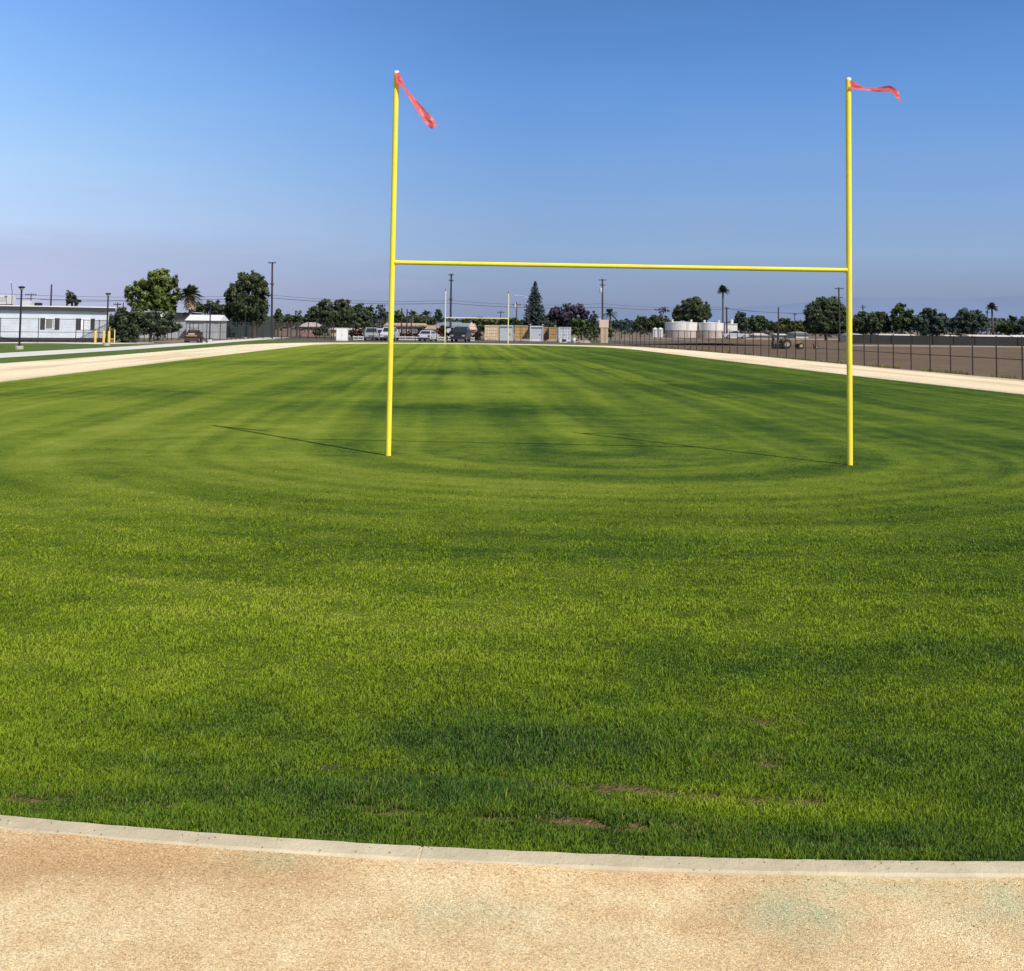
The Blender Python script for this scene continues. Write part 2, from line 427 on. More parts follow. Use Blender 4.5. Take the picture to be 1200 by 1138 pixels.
# ------------------------------------------------------------------ kerb
chain = []
for a in np.linspace(math.pi, 2 * math.pi, 1001):
    chain.append((RC[0] + RAD * math.cos(a), RC[1] + RB * math.sin(a)))
for y in np.linspace(20.5, 127, 60): chain.append((float(xr(y)), y))
chain.append((-4.0, 127.5))
for y in np.linspace(127, 20.5, 60): chain.append((float(xl(y)), y))
def offset_loop(ch, d):
    o = []
    n = len(ch)
    for i in range(n):
        p = Vector(ch[(i + 1) % n]) - Vector(ch[i - 1]); p.normalize()
        o.append((ch[i][0] + p.y * d, ch[i][1] - p.x * d))
    return o
mt, nt, out = newmat('kerb_concrete')
p = pos(nt); n1 = noise(nt, p, 2.2, 5, .65); n2 = noise(nt, p, 70, 3, .7); n3 = noise(nt, p, 9, 4, .7)
c1 = ramp(nt, n1, [(0.3, (0.36, 0.30, 0.20)), (0.5, (0.50, 0.425, 0.29)), (0.72, (0.64, 0.555, 0.385))])
c1 = mixc(nt, mth(nt, 'MULTIPLY', n2, 0.40), c1, (0.40, 0.34, 0.24))
c1 = mixc(nt, 1.0, c1, (1.10, 1.08, 1.04), 'MULTIPLY')
c1 = mixc(nt, ramp(nt, n3, [(0.56, (0, 0, 0)), (0.66, (.6, .6, .6))]), c1, (0.58, 0.46, 0.30))
pbsdf(nt, out, c1, 0.9, 0, .2, bump(nt, mth(nt, 'ADD', n2, mth(nt, 'MULTIPLY', n3, 1.5)), 0.006, .7))
M_KERB = mt
def kerb_mesh():
    prof = [(0.0, -.02), (0.0, .028), (0.010, .036), (0.100, .034), (0.112, .026), (0.118, -.02)]
    rings = [offset_loop(chain, d) for d, z in prof]
    V, Fc = [], []
    n = len(chain); K = len(prof)
    cum = np.concatenate([[0], np.cumsum(np.hypot(np.diff([c[0] for c in chain]), np.diff([c[1] for c in chain])))])
    j0 = float(np.interp(-.36, [c[0] for c in chain[:1001]], cum[:1001])); jo = [j0 + k * 3.6 for k in range(-9, 10)]
    s = 0
    segs = []; cur = [0]
    ang = np.linspace(math.pi, 2 * math.pi, 1001)
    prev = 0
    for i in range(1, n):
        cut = 1 < i < 999 and any(cum[i - 1] < a <= cum[i] for a in jo)
        cur.append(i)
        if cut: segs.append(cur); cur = [i]
    cur.append(0); segs.append(cur)
    for sg in segs:
        o = len(V)
        for q, i in enumerate(sg):
            for k, (d, z) in enumerate(prof):
                x, y = rings[k][i]
                dip = .010 if (q == 0 or q == len(sg) - 1) and len(sg) < 900 else 0
                if q in (0, len(sg) - 1):       # pull ends in a little: the joint
                    j = sg[1] if q == 0 else sg[-2]
                    x2, y2 = rings[k][j]; L = math.hypot(x2 - x, y2 - y) or 1
                    x += (x2 - x) / L * .006; y += (y2 - y) / L * .006
                V.append((x, y, z + random.uniform(-.0012, .0012)))
        for q in range(len(sg) - 1):
            for k in range(K - 1):
                a = o + q * K + k; Fc.append((a, a + 1, a + K + 1, a + K))
        Fc.append(tuple(range(o, o + K))); Fc.append(tuple(range(o + (len(sg) - 1) * K, o + len(sg) * K)))
    jb = []
    for q, sg in enumerate(segs[:-1]):            # sandy filling of each joint, a little below the faces
        i = sg[-1]; t_ = Vector(chain[(i + 1) % n]) - Vector(chain[i - 1]); t_.normalize(); jb.append((i, t_))
    JV, JF = [], []
    for i, t_ in jb:
        o = len(JV)
        for sgn in (-1, 1):
            for k, (d, z) in enumerate(prof):
                x, y = rings[k][i]; JV.append((x + t_.x * .009 * sgn, y + t_.y * .009 * sgn, z - .004 if z > 0 else z))
        for k in range(K - 1): JF.append((o + k, o + k + 1, o + K + k + 1, o + K + k))
    b = MB(); b.add(V, Fc); j = MB(); j.add(JV, JF); return b, j
kb, kj = kerb_mesh()
ko = tag(kb.build('kerb', M_KERB), kind='structure')
kj.build('joint_filling', mat('joint_sand', (0.66, 0.54, 0.36), .95, .2, 20), ko)

# ------------------------------------------------------------------ track of crushed granite
OUT_L = [(18.8, -23.6), (36, -24.3), (53, -24.9), (72, -25.0), (90, -25.8), (107, -26.7), (116, -25.8), (124, -23.8), (130, -19), (133, -12), (134.3, -3)]
OUT_R = [(18.8, 25.6), (36, 24.2), (48.7, 22.8), (62, 21.3), (89.8, 19.4), (110, 17.2), (122, 14.6), (128.5, 11), (132, 6), (134, 1), (134.3, -3)]
inner = offset_loop(chain, 0.112)
tr_in, tr_out = [], []
NA = 700
outer_chain = []
for a in np.linspace(math.pi, 2 * math.pi, 1001):
    outer_chain.append((1.0 + 24.6 * math.cos(a), RC[1] + 21.8 * math.sin(a)))
yo = np.linspace(20.5, 134, 60)
for y in yo: outer_chain.append((float(np.interp(y, [q[0] for q in OUT_R], [q[1] for q in OUT_R])), y))
outer_chain.append((-3.0, 134.3))
for y in yo[::-1]: outer_chain.append((float(np.interp(y, [q[0] for q in OUT_L], [q[1] for q in OUT_L])), y))
A = np.array(inner); B = np.array(outer_chain)
A = np.vstack([A, A[:1]]); B = np.vstack([B, B[:1]])
rad = np.concatenate([np.linspace(0, .03, 9)[:-1], np.linspace(.03, .2, 13)[:-1], np.linspace(.2, 1, 20)])
TV = A[:, None, :] * (1 - rad)[None, :, None] + B[:, None, :] * rad[None, :, None]
nr_, nc_ = TV.shape[:2]
flat = TV.reshape(-1, 2)
edge = np.linalg.norm(flat - np.repeat(A, nc_, 0), axis=1)
STAIN = [(935, 1076, 66, 34, 1.15), (320, 1014, 60, 12, .8), (1180, 1062, 80, 34, .8), (545, 1078, 70, 28, .6), (1000, 1042, 90, 14, .6), (700, 1110, 80, 20, .2), (150, 1100, 80, 20, .15)]
WETB = [(40, 1000, 240, 34, 1.0), (260, 1026, 240, 22, .6), (800, 1030, 200, 8, .4), (1000, 1030, 260, 8, .4)]
stn = np.clip(_blob(flat[:, 0], flat[:, 1], STAIN), 0, 1); wet = np.clip(_blob(flat[:, 0], flat[:, 1], WETB), 0, 1)
_bk = np.clip(1 - edge / .20, 0, 1) ** 1.4
TZ = .004 + _bk * (.012 + .022 * np.clip(fbm(flat[:, 0] * 2.3, flat[:, 1] * 2.3, 71, 3) * 1.7 - .35, 0, 1)) + .004 * (fbm(flat[:, 0] * 3, flat[:, 1] * 3, 72, 2) - .5) * (edge > .02)
fringe = np.clip(1 - edge / 1.7, 0, 1) * (flat[:, 1] > 24) * np.clip(fbm(flat[:, 0] * 1.1, flat[:, 1] * .25, 73, 3) * 2.2 - .45, 0, 1) * np.where(flat[:, 0] > 0, 1.0, .35)
stn = np.clip(stn + fringe, 0, 1)
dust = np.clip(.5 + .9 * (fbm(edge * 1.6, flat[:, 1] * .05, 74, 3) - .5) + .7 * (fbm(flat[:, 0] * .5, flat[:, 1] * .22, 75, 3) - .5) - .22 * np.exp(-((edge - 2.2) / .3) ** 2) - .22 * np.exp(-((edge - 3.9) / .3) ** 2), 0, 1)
mt, nt, out = newmat('crushed_granite')
p = pos(nt)
n1 = noise(nt, p, 1.6, 4, .6); n2 = noise(nt, p, 90, 4, .75); n3 = noise(nt, p, 5, 5, .68)
vor = N(nt, 'ShaderNodeTexVoronoi'); vor.inputs['Scale'].default_value = 230; nt.links.new(p, vor.inputs['Vector'])
vs = N(nt, 'ShaderNodeSeparateColor'); nt.links.new(vor.outputs['Color'], vs.inputs[0])
f = mth(nt, 'ADD', mth(nt, 'MULTIPLY', n1, .55), mth(nt, 'MULTIPLY', n3, .45))
c1 = ramp(nt, f, [(0.36, (0.67, 0.44, 0.22)), (0.5, (0.79, 0.57, 0.305)), (0.62, (0.87, 0.69, 0.40))])
sep = N(nt, 'ShaderNodeSeparateXYZ'); nt.links.new(p, sep.inputs[0])
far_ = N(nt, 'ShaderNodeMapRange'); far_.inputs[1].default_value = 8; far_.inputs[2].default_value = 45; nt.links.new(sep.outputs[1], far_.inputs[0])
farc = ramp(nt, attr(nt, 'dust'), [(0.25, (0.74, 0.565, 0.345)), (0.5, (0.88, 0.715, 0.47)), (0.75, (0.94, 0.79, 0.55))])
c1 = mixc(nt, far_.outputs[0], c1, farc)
c1 = mixc(nt, mth(nt, 'MULTIPLY', attr(nt, 'wet'), 0.75), c1, (0.54, 0.325, 0.15))
c1 = mixc(nt, mth(nt, 'MULTIPLY', mth(nt, 'MULTIPLY', attr(nt, 'stain'), ramp(nt, n3, [(0.35, (.35,) * 3), (0.6, (1,) * 3)])), 0.80), c1, (0.40, 0.43, 0.25))
spk = ramp(nt, vs.outputs[0], [(0.0, (0.55, 0.50, 0.45)), (0.25, (0.86, 0.84, 0.80)), (0.6, (1.0, 1.0, 1.0)), (0.95, (1.25, 1.28, 1.32))])
c1 = mixc(nt, 1.0, c1, spk, 'MULTIPLY')
c1 = mixc(nt, 1.0, c1, ramp(nt, n2, [(0.3, (.78,) * 3), (0.65, (1.1,) * 3)]), 'MULTIPLY')
hb = mth(nt, 'ADD', mth(nt, 'MULTIPLY', n2, .8), mth(nt, 'ADD', mth(nt, 'MULTIPLY', vor.outputs['Distance'], -.7), mth(nt, 'MULTIPLY', n3, 1.2)))
pbsdf(nt, out, c1, 0.95, 0, .1, bump(nt, hb, 0.006, .7))
M_TRACK = mt
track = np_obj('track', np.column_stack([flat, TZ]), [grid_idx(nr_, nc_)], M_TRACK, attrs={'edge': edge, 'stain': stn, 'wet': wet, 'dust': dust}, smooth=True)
tag(track, kind='structure')

# loose granite chips on the near track (uncountable)
mt, nt, out = newmat('granite_chips')
rn = attr(nt, 'tone')
pbsdf(nt, out, ramp(nt, rn, [(0.0, (0.16, 0.11, 0.07)), (0.16, (0.50, 0.33, 0.18)), (0.45, (0.74, 0.54, 0.32)), (0.8, (0.82, 0.65, 0.42)), (1.0, (0.86, 0.75, 0.56))]), 0.85, 0, .2)
n = 60000
gy = 1 / RNG.uniform(1 / 4.7, 1 / 2.6, n * 2); gxx = RNG.uniform(-.62, .62, n * 2) * gy
rr = kerb_dist(gxx, gy)
clump = fbm(gxx * 2.2, gy * 2.2, 77, 3)
ok = (rr > .05) & (RNG.uniform(0, 1, n * 2) < np.clip((clump - .25) * 2, .12, 1) * np.where(rr < .118, .06, np.clip((rr - .08) / .35, .16, 1)))
gxx, gy = gxx[ok][:n], gy[ok][:n]; n = len(gxx)
s = RNG.lognormal(np.log(.0017), .45, n); s = np.clip(s, .0009, .0046)
base = np.array([(1, 0, 0), (-.2, .95, 0), (-.9, -.4, 0), (.3, -.9, 0), (.1, .1, .85), (-.2, -.2, .8)])
an = RNG.uniform(0, 2 * np.pi, n); ca, sa = np.cos(an), np.sin(an)
V = base[None] * RNG.uniform(.7, 1.3, (n, 6, 1)) * s[:, None, None]
VX = V[..., 0] * ca[:, None] - V[..., 1] * sa[:, None]; VY = V[..., 0] * sa[:, None] + V[..., 1] * ca[:, None]
kd = kerb_dist(gxx, gy)
zc = np.where(kd < .118, .0345, .005 + .022 * np.clip(1 - (kd - .11) / .2, 0, 1) ** 1.4)
VV = np.stack([VX + gxx[:, None], VY + gy[:, None], V[..., 2] + zc[:, None]], -1).reshape(-1, 3)
b = np.arange(n)[:, None] * 6
fc = np.concatenate([b + np.array(q) for q in ((0, 1, 4), (1, 2, 4), (2, 5, 4), (2, 3, 5), (3, 0, 5), (0, 4, 5))])
tag(np_obj('gravel', VV, [fc], mt, attrs={'tone': np.repeat(RNG.beta(2.0, 1.5, n), 6)}), 'loose tan granite chips scattered on the running track', 'gravel', kind='stuff')

# ------------------------------------------------------------------ ground, paths, lawns
def sheet(name, pts, z, mt, cuts=0):
    import bmesh
    me = bpy.data.meshes.new(name); bmm = bmesh.new()
    bmm.faces.new([bmm.verts.new((x, y, z)) for x, y in pts])
    bmesh.ops.recalc_face_normals(bmm, faces=bmm.faces)
    for f_ in bmm.faces:
        if f_.normal.z < 0: f_.normal_flip()
    bmm.to_mesh(me); bmm.free(); me.materials.append(mt)
    o = bpy.data.objects.new(name, me); COL.objects.link(o); o['kind'] = 'structure'; return o
def ground_mat(name, stops, scales=(0.05, 0.4, 4), bm=0.05, rough=.95):
    mt, nt, out = newmat(name); p = pos(nt)
    f = None
    for s_, w in zip(scales, (.4, .35, .25)):
        q = mth(nt, 'MULTIPLY', noise(nt, p, s_, 4, .6), w); f = q if f is None else mth(nt, 'ADD', f, q)
    pbsdf(nt, out, ramp(nt, f, stops), rough, 0, .1, bump(nt, noise(nt, p, scales[2], 4), bm)); return mt
M_EARTH = ground_mat('dry_earth', [(0.35, (0.16, 0.12, 0.085)), (0.5, (0.22, 0.17, 0.12)), (0.65, (0.29, 0.23, 0.165))])
M_PLOUGH = ground_mat('ploughed_soil', [(0.35, (0.112, 0.075, 0.046)), (0.5, (0.155, 0.108, 0.067)), (0.65, (0.21, 0.15, 0.096))], (0.06, 0.5, 3), .12)
M_LAWN = ground_mat('lawn', [(0.35, (0.055, 0.095, 0.018)), (0.5, (0.09, 0.135, 0.026)), (0.65, (0.14, 0.17, 0.04))], (0.15, 1.2, 9), .05)
M_PAVE = ground_mat('pale_concrete', [(0.35, (0.56, 0.53, 0.46)), (0.5, (0.65, 0.62, 0.54)), (0.65, (0.72, 0.69, 0.60))], (0.3, 2, 20), .01)
M_ASPH = ground_mat('asphalt', [(0.35, (0.075, 0.07, 0.065)), (0.5, (0.105, 0.1, 0.092)), (0.65, (0.14, 0.13, 0.12))], (0.1, 1, 14), .01)
M_ROAD = ground_mat('dirt_road', [(0.35, (0.30, 0.24, 0.18)), (0.65, (0.42, 0.34, 0.26))])
sheet('ground', [(-9000, -400), (9000, -400), (9000, 14000), (-9000, 14000)], -0.012, M_EARTH)
def gp(*pp): return [tuple(G(a, b).xy) for a, b in pp]
def line_pts(tab, y0, y1, dx=0.0, n=24):
    return [(float(np.interp(y, [q[0] for q in tab], [q[1] for q in tab])) + dx, float(y)) for y in np.linspace(y0, y1, n)]
WALK_I = [(-5, -27.2), (30, -28.0), (61, -28.7), (84, -29.1), (107, -30.2), (127, -31.6), (175, -34.5)]
WALK_O = [(-5, -31.2), (30, -32.0), (70, -32.9), (96, -33.2), (120, -34.4), (146, -36.4), (175, -38.6)]
sheet('lawn_strip', line_pts(OUT_L, 21.5, 116, 0.0) + [(-24.0, 124), (-18, 131.5), (-12, 134.0), (0, 136.2), (10, 132), (14, 125.8), (18, 131), (12, 139.0), (-12, 140), (-30, 140)] + line_pts(WALK_I, 140, 10)[0:], -0.004, M_LAWN)
sheet('footpath', line_pts(WALK_I, 10, 172) + line_pts(WALK_O, 172, 10), 0.002, M_PAVE)
sheet('school_lawn', line_pts(WALK_O, 10, 104) + gp((108, 403.4), (-10, 402.6)) + [(-75, 98), (-75, 10)], -0.002, M_LAWN)
sheet('path_by_the_building', gp((-60, 402.4), (60, 402.1), (118, 403.4), (180, 402.2), (180, 401.0), (60, 400.9), (-60, 401.4)), 0.003, M_PAVE)
sheet('car_park', [(-30, 141.5), (34, 141.5), (28, 186), (-42, 186)], -0.004, M_ASPH)
sheet('ploughed_field', [(25.6, 21.5), (23.2, 48.7), (19.9, 89.8), (15.5, 122), (14, 142), (34, 170), (40, 330), (420, 330), (420, 21.5)], -0.004, M_PLOUGH)
sheet('dirt_road', [tuple(G(870, 397.9).xy), tuple(G(1000, 398.6).xy), tuple(G(1000, 397.2).xy), tuple(G(870, 396.4).xy)], 0.003, M_ROAD)
sheet('field_margin', gp((995, 405.6), (1260, 407.6), (1260, 406.4), (995, 404.2)), 0.003, M_ROAD)

# hills on the skyline, the haze mixed into their blue colour
mt, nt, out = newmat('hazy_hills'); p = pos(nt)
sep = N(nt, 'ShaderNodeSeparateXYZ'); nt.links.new(p, sep.inputs[0])
pbsdf(nt, out, ramp(nt, noise(nt, p, .0012, 4), [(0.3, (0.172, 0.228, 0.345)), (0.7, (0.188, 0.243, 0.360))]), 1, 0, 0)
hv, hf = [], []
HP = [(-300, 382), (0, 374), (150, 371), (330, 370), (520, 372), (640, 370), (760, 367), (860, 361), (930, 355), (990, 350), (1060, 348), (1130, 350), (1200, 347), (1300, 343), (1500, 352), (1700, 380)]
Yh = 9000
xs_ = np.linspace(-300, 1700, 240)
for i, px in enumerate(xs_):
    py = np.interp(px, [q[0] for q in HP], [q[1] for q in HP]) + 3 * (fbm(np.array([px * .02]), np.array([0.]), 3, 4)[0] - .5)
    a = P(px, py, Yh)
    hv += [(a.x, Yh - 1500, -20), (a.x, Yh, max(a.z, 5)), (a.x, Yh + 1500, -20)]
for i in range(len(xs_) - 1):
    o = i * 3; hf += [(o, o + 3, o + 4, o + 1), (o + 1, o + 4, o + 5, o + 2)]
tag(MB().add(hv, hf).build('hills', mt, smooth=True), kind='structure')

# ------------------------------------------------------------------ goal posts
def paint_yellow(name, c):
    mt, nt, out = newmat(name); tc = N(nt, 'ShaderNodeTexCoord').outputs['Object']
    n1 = noise(nt, tc, 3, 4); n2 = noise(nt, tc, 40, 3)
    f = mth(nt, 'ADD', mth(nt, 'MULTIPLY', n1, .6), mth(nt, 'MULTIPLY', n2, .4))
    cc = ramp(nt, f, [(0.3, [v * .86 for v in c]), (0.5, c), (0.7, [min(1, v * 1.05) for v in c])])
    pbsdf(nt, out, cc, .42, 0, .4, bump(nt, n2, .0008)); return mt
M_YEL = paint_yellow('yellow_paint', (0.93, 0.745, 0.055))
M_PALEYEL = paint_yellow('faded_yellow_paint', (0.80, 0.72, 0.40))
M_CAP = mat('white_cap', (0.8, 0.78, 0.7), .5, .06)
M_RIB = None
mt, nt, out = newmat('coral_ribbon'); tc = N(nt, 'ShaderNodeTexCoord').outputs['Object']
cc = ramp(nt, noise(nt, tc, 6, 3), [(0.3, (0.86, 0.13, 0.155)), (0.7, (0.92, 0.19, 0.21))])
d = N(nt, 'ShaderNodeBsdfPrincipled'); d.inputs['Roughness'].default_value = .45
tr = N(nt, 'ShaderNodeBsdfTranslucent'); mx = N(nt, 'ShaderNodeMixShader'); mx.inputs[0].default_value = .5
nt.links.new(cc, d.inputs[0]); nt.links.new(cc, tr.inputs[0]); nt.links.new(d.outputs[0], mx.inputs[1]); nt.links.new(tr.outputs[0], mx.inputs[2]); nt.links.new(mx.outputs[0], out.inputs[0])
M_RIB = mt
def goal(name, label, bl_, br_, tl_, tr_, cl, cr, r, rc, my, loc):
    g = thing(name, label, 'goal post', loc)
    L = Vector(loc)
    for b_, t_ in ((bl_, tl_), (br_, tr_)):
        u = MB(); ax = t_ - b_
        u.tube([b_ - L - Vector((0, 0, .05)), b_ - L + ax * .5, t_ - L - ax.normalized() * .05], r, 20)
        uo = u.build('upright', my, g, True)
        c = MB(); n_ = ax.normalized(); e = t_ - L
        c.tube([e - n_ * .05, e - n_ * .02, e - n_ * .006, e], [r * 1.03, r * 1.03, r * .9, r * .5], 20)
        c.build('end_cap', M_CAP, uo, True)
    dirn = (cr - cl).normalized()
    MB().tube([cl - L, (cl + cr) / 2 - L, cr - L], rc, 18).build('crossbar', my, g, True)
    k = MB()
    for c_, s_ in ((cl, 1), (cr, -1)):
        k.tube([c_ - L + dirn * s_ * r * .6, c_ - L + dirn * s_ * r * 1.5], rc * 1.14, 18)
        k.build('collar', my, g, True); k = MB()
    return g
bL = G(455, 534, .018); bR = G(996, 545, .018)
tL = P(464.7, 83, bL.y); tR = P(994, 91, bR.y)
cL = P(461.5, 307.6, bL.y); cR = P(995, 316.8, bR.y)
goal('goal_post', 'large yellow H-shaped goal post standing near the camera on the grass', bL, bR, tL, tR, cL, cR, .0435, .034, M_YEL, ((bL + bR) / 2))
fYl = 122.0
fb = Vector((gx(521.3, fYl), fYl, .018)); fr = Vector((gx(595.3, fYl), fYl, .018))
goal('goal_post', 'distant pale yellow H-shaped goal post at the far end of the field', fb, fr, P(522.3, 341, fYl), P(596, 344, fYl), P(522, 372.3, fYl), P(595.5, 373.3, fYl), .055, .05, M_PALEYEL, ((fb + fr) / 2))

def ribbon(label, rows, Y, loc, group):
    """rows: (px, py, half width px, dy, twist) along the ribbon"""
    L = Vector(loc); V = []; Fc = []
    rows = np.array(rows, float); t = np.arange(len(rows)); tt = np.linspace(0, len(rows) - 1, 40)
    sm = [np.interp(tt, t, rows[:, k]) for k in range(5)]
    pts = [P(sm[0][i], sm[1][i], Y + sm[3][i]) for i in range(40)]
    for i in range(40):
        tan = (pts[min(i + 1, 39)] - pts[max(i - 1, 0)]).normalized()
        side = tan.cross(Vector((0, 1, 0))).normalized(); nrm = side.cross(tan)
        d = side * math.cos(sm[4][i]) + nrm * math.sin(sm[4][i])
        w = m(sm[2][i], Y)
        for k in (-1, -.33, .33, 1):
            fold = nrm * (w * .25 * math.cos(k * 3 + i * .25))
            V.append(pts[i] + d * w * k + fold - L)
    for i in range(39):
        for k in range(3): a = i * 4 + k; Fc.append((a, a + 1, a + 5, a + 4))
    # fringe of knotted tie at the post
    o = MB().add(V, Fc).build('wind_ribbon', M_RIB, None, True); o.location = L
    return tag(o, label, 'ribbon', group)
ribbon('red ribbon hanging down from the top of the near left upright', [(465.5, 85, 2.2, -.05, .3), (468, 95, 4.5, -.06, .5), (474, 103, 2.6, -.1, 1.0), (484, 117, 3.6, -.15, .6), (496, 133, 5.2, -.2, .35), (505, 144, 5.8, -.2, .3), (509, 149, 4.0, -.2, .2)], bL.y, P(465.5, 85, bL.y), 'wind ribbons on the goal posts')
ribbon('red ribbon blowing sideways from the top of the near right upright', [(995.5, 99, 5.4, -.05, .1), (1004, 101.5, 4.6, -.02, .35), (1016, 104.5, 2.4, .05, .8), (1028, 105, 3.1, .05, .3), (1042, 104, 3.9, .0, .1), (1049, 108, 4.4, -.05, .3), (1053, 114, 4.0, -.1, .6), (1055.5, 119, 1.6, -.1, .8)], bR.y, P(995.5, 99, bR.y), 'wind ribbons on the goal posts')
for px, lab in ((522.3, 'tiny red ribbon on the far goal, left upright'), (596, 'tiny red ribbon on the far goal, right upright')):
    y0 = 341 if px < 560 else 344
    ribbon(lab, [(px, y0 + .3, .5, -.1, .2), (px - .6, y0 - 1.5, .55, -.1, .6), (px - .4, y0 - 3, .5, -.1, .2)], fYl, P(px, y0, fYl), 'wind ribbons on the goal posts')

# ------------------------------------------------------------------ fences
M_BLK = mat('black_coated_steel', (0.020, 0.016, 0.015), .5, .2)
M_RUSTBLK = mat('dark_brown_steel', (0.035, 0.020, 0.014), .6, .2)
def lattice(mb, p0, p1, z0, h, sp, w):
    p0 = Vector(p0); p1 = Vector(p1); L = (p1 - p0).length; ux = (p1 - p0) / L; uz = Vector((0, 0, 1))
    vs, fs = [], []
    k = -h
    while k < L:
        for s_ in (1, -1):
            a0, a1 = k, k + h; b0, b1 = (0, h) if s_ > 0 else (h, 0)
            if a0 < 0: b0 = b0 + (-a0) * (b1 - b0) / h; a0 = 0
            if a1 > L: b1 = b1 - (a1 - L) * (b1 - (0 if s_ > 0 else h)) / (a1 - k) if True else b1; a1 = L
            A0 = p0 + ux * a0 + uz * (z0 + b0); A1 = p0 + ux * a1 + uz * (z0 + b1)
            nn = (ux - uz * s_).normalized() * w / 2
            o = len(vs); vs += [A0 - nn, A0 + nn, A1 + nn, A1 - nn]; fs.append((o, o + 1, o + 2, o + 3))
        k += sp
    mb.add(vs, fs)
def fence(label, pts, spacing, h, mt, rails=(1.0, .5), rp=.03, rr=.021, mesh=.075, mw=.0032, posts=None, z0=.02):
    g = thing('chain_link_fence', label, 'fence', (pts[0][0], pts[0][1], 0)); L = Vector((pts[0][0], pts[0][1], 0))
    P3 = [Vector((a, b, 0)) - L for a, b in pts]
    cum = [0]
    for a, b in zip(P3, P3[1:]): cum.append(cum[-1] + (b - a).length)
    def at(s):
        for i in range(len(P3) - 1):
            if s <= cum[i + 1] + 1e-6: return P3[i].lerp(P3[i + 1], (s - cum[i]) / (cum[i + 1] - cum[i]))
        return P3[-1]
    ss = posts if posts else np.arange(0, cum[-1] + .01, spacing)
    first = None
    for s in ss:
        q = at(float(s))
        if first is None:
            b = MB(); b.lathe([(rp, 0), (rp, h + .04), (rp * .8, h + .07), (rp * .2, h + .08)], 8)
            first = b.build('post', mt, g, True); first.location = q
        else:
            c = first.copy(); COL.objects.link(c); c.parent = g; c.location = q
    for fr_ in rails:
        b = MB(); b.tube([p_ + Vector((0, 0, h * fr_ - .01)) for p_ in P3], rr, 6); b.build('rail', mt, g)
    b = MB()
    for a, c in zip(P3, P3[1:]): lattice(b, a, c, z0, h - .03, mesh, mw)
    b.build('wire_mesh', mt, g)
    return g
fr_pts = [(25.9, 24.0), (23.9, 40.0), (23.05, 48.7), (21.6, 62), (19.75, 89.8), (17.6, 110), (15.4, 124), (14.4, 133)]
fence('tall black chain link fence along the right side track by the bare dirt field', fr_pts, 2.12, 1.86, M_RUSTBLK, rails=(1.0, .48), rp=.034)
fence('black chain link fence across the far end in front of the parked cars', [(14.4, 133), (13.2, 143), (-24.5, 143)], 2.75, 2.1, M_BLK, rails=(1.0,), rp=.030, mesh=.11)
lf = [P(-90, 400, 104.5), P(20, 400, 106.0), P(96, 400, 108.6)]
fence('black chain link fence on the left in front of the pale classroom', [(q.x, q.y) for q in lf], 3.42, 2.32, M_BLK, rails=(1.0, .45), rp=.04, rr=.03, mesh=.10, mw=.0035)
lf2 = [P(97, 400, 108.7), P(150, 400, 113.5), P(204, 400, 132), P(262, 397, 137), P(296, 397, 150)]
fence('black chain link fence on the left from the shrubs to the big tree', [(q.x, q.y) for q in lf2], 1.9, 2.25, M_BLK, rails=(1.0, .45), rp=.045, rr=.03, mesh=.10, mw=.012)
lf3 = [P(297, 396, 153), P(352, 396, 160), P(391, 397, 156)]
fence('black iron fence between the big tree and the white cabinet', [(q.x, q.y) for q in lf3], 1.72, 2.4, M_RUSTBLK, rails=(1.0, .1), rp=.07, mesh=.12, mw=.016)
gate = [P(287, 397, 152), P(322, 396, 153.5)]
# dark green windscreen behind the big tree
def screen(label, a, b, h, mt, cat='fence screen', name='screen_fence'):
    L = Vector((a.x, a.y, 0)); g = thing(name, label, cat, L); d = Vector((b.x - a.x, b.y - a.y, 0)); rz = math.atan2(d.y, d.x)
    g.rotation_euler = (0, 0, rz)
    MB().box((d.length / 2, 0, h / 2), (d.length, .04, h)).build('panel', mt, g)
    n_ = max(2, int(d.length / 3)); f0 = None
    for k in range(n_ + 1):
        if f0 is None:
            f0 = MB().lathe([(.045, 0), (.045, h + .1)], 8).build('post', M_BLK, g); f0.location = (0, -.065, 0)
        else:
            c = f0.copy(); COL.objects.link(c); c.parent = g; c.location = (d.length * k / n_, -.065, 0)
    return g
M_GRNSC = mat('dark_green_screen', (0.022, 0.045, 0.042), .8, .3, 2)
M_DKTEAL = mat('dark_grey_wall', (0.034, 0.036, 0.035), .85, .25, .6)
screen('dark green windscreen fence behind the big drooping tree', P(256, 396, 166), P(322, 396, 172), m(20, 168), M_GRNSC)
screen('long dark grey wall at the far edge of the dirt field', P(997, 404, 180), P(1270, 406, 172), m(10.5, 176), M_DKTEAL, 'wall', 'boundary_wall')

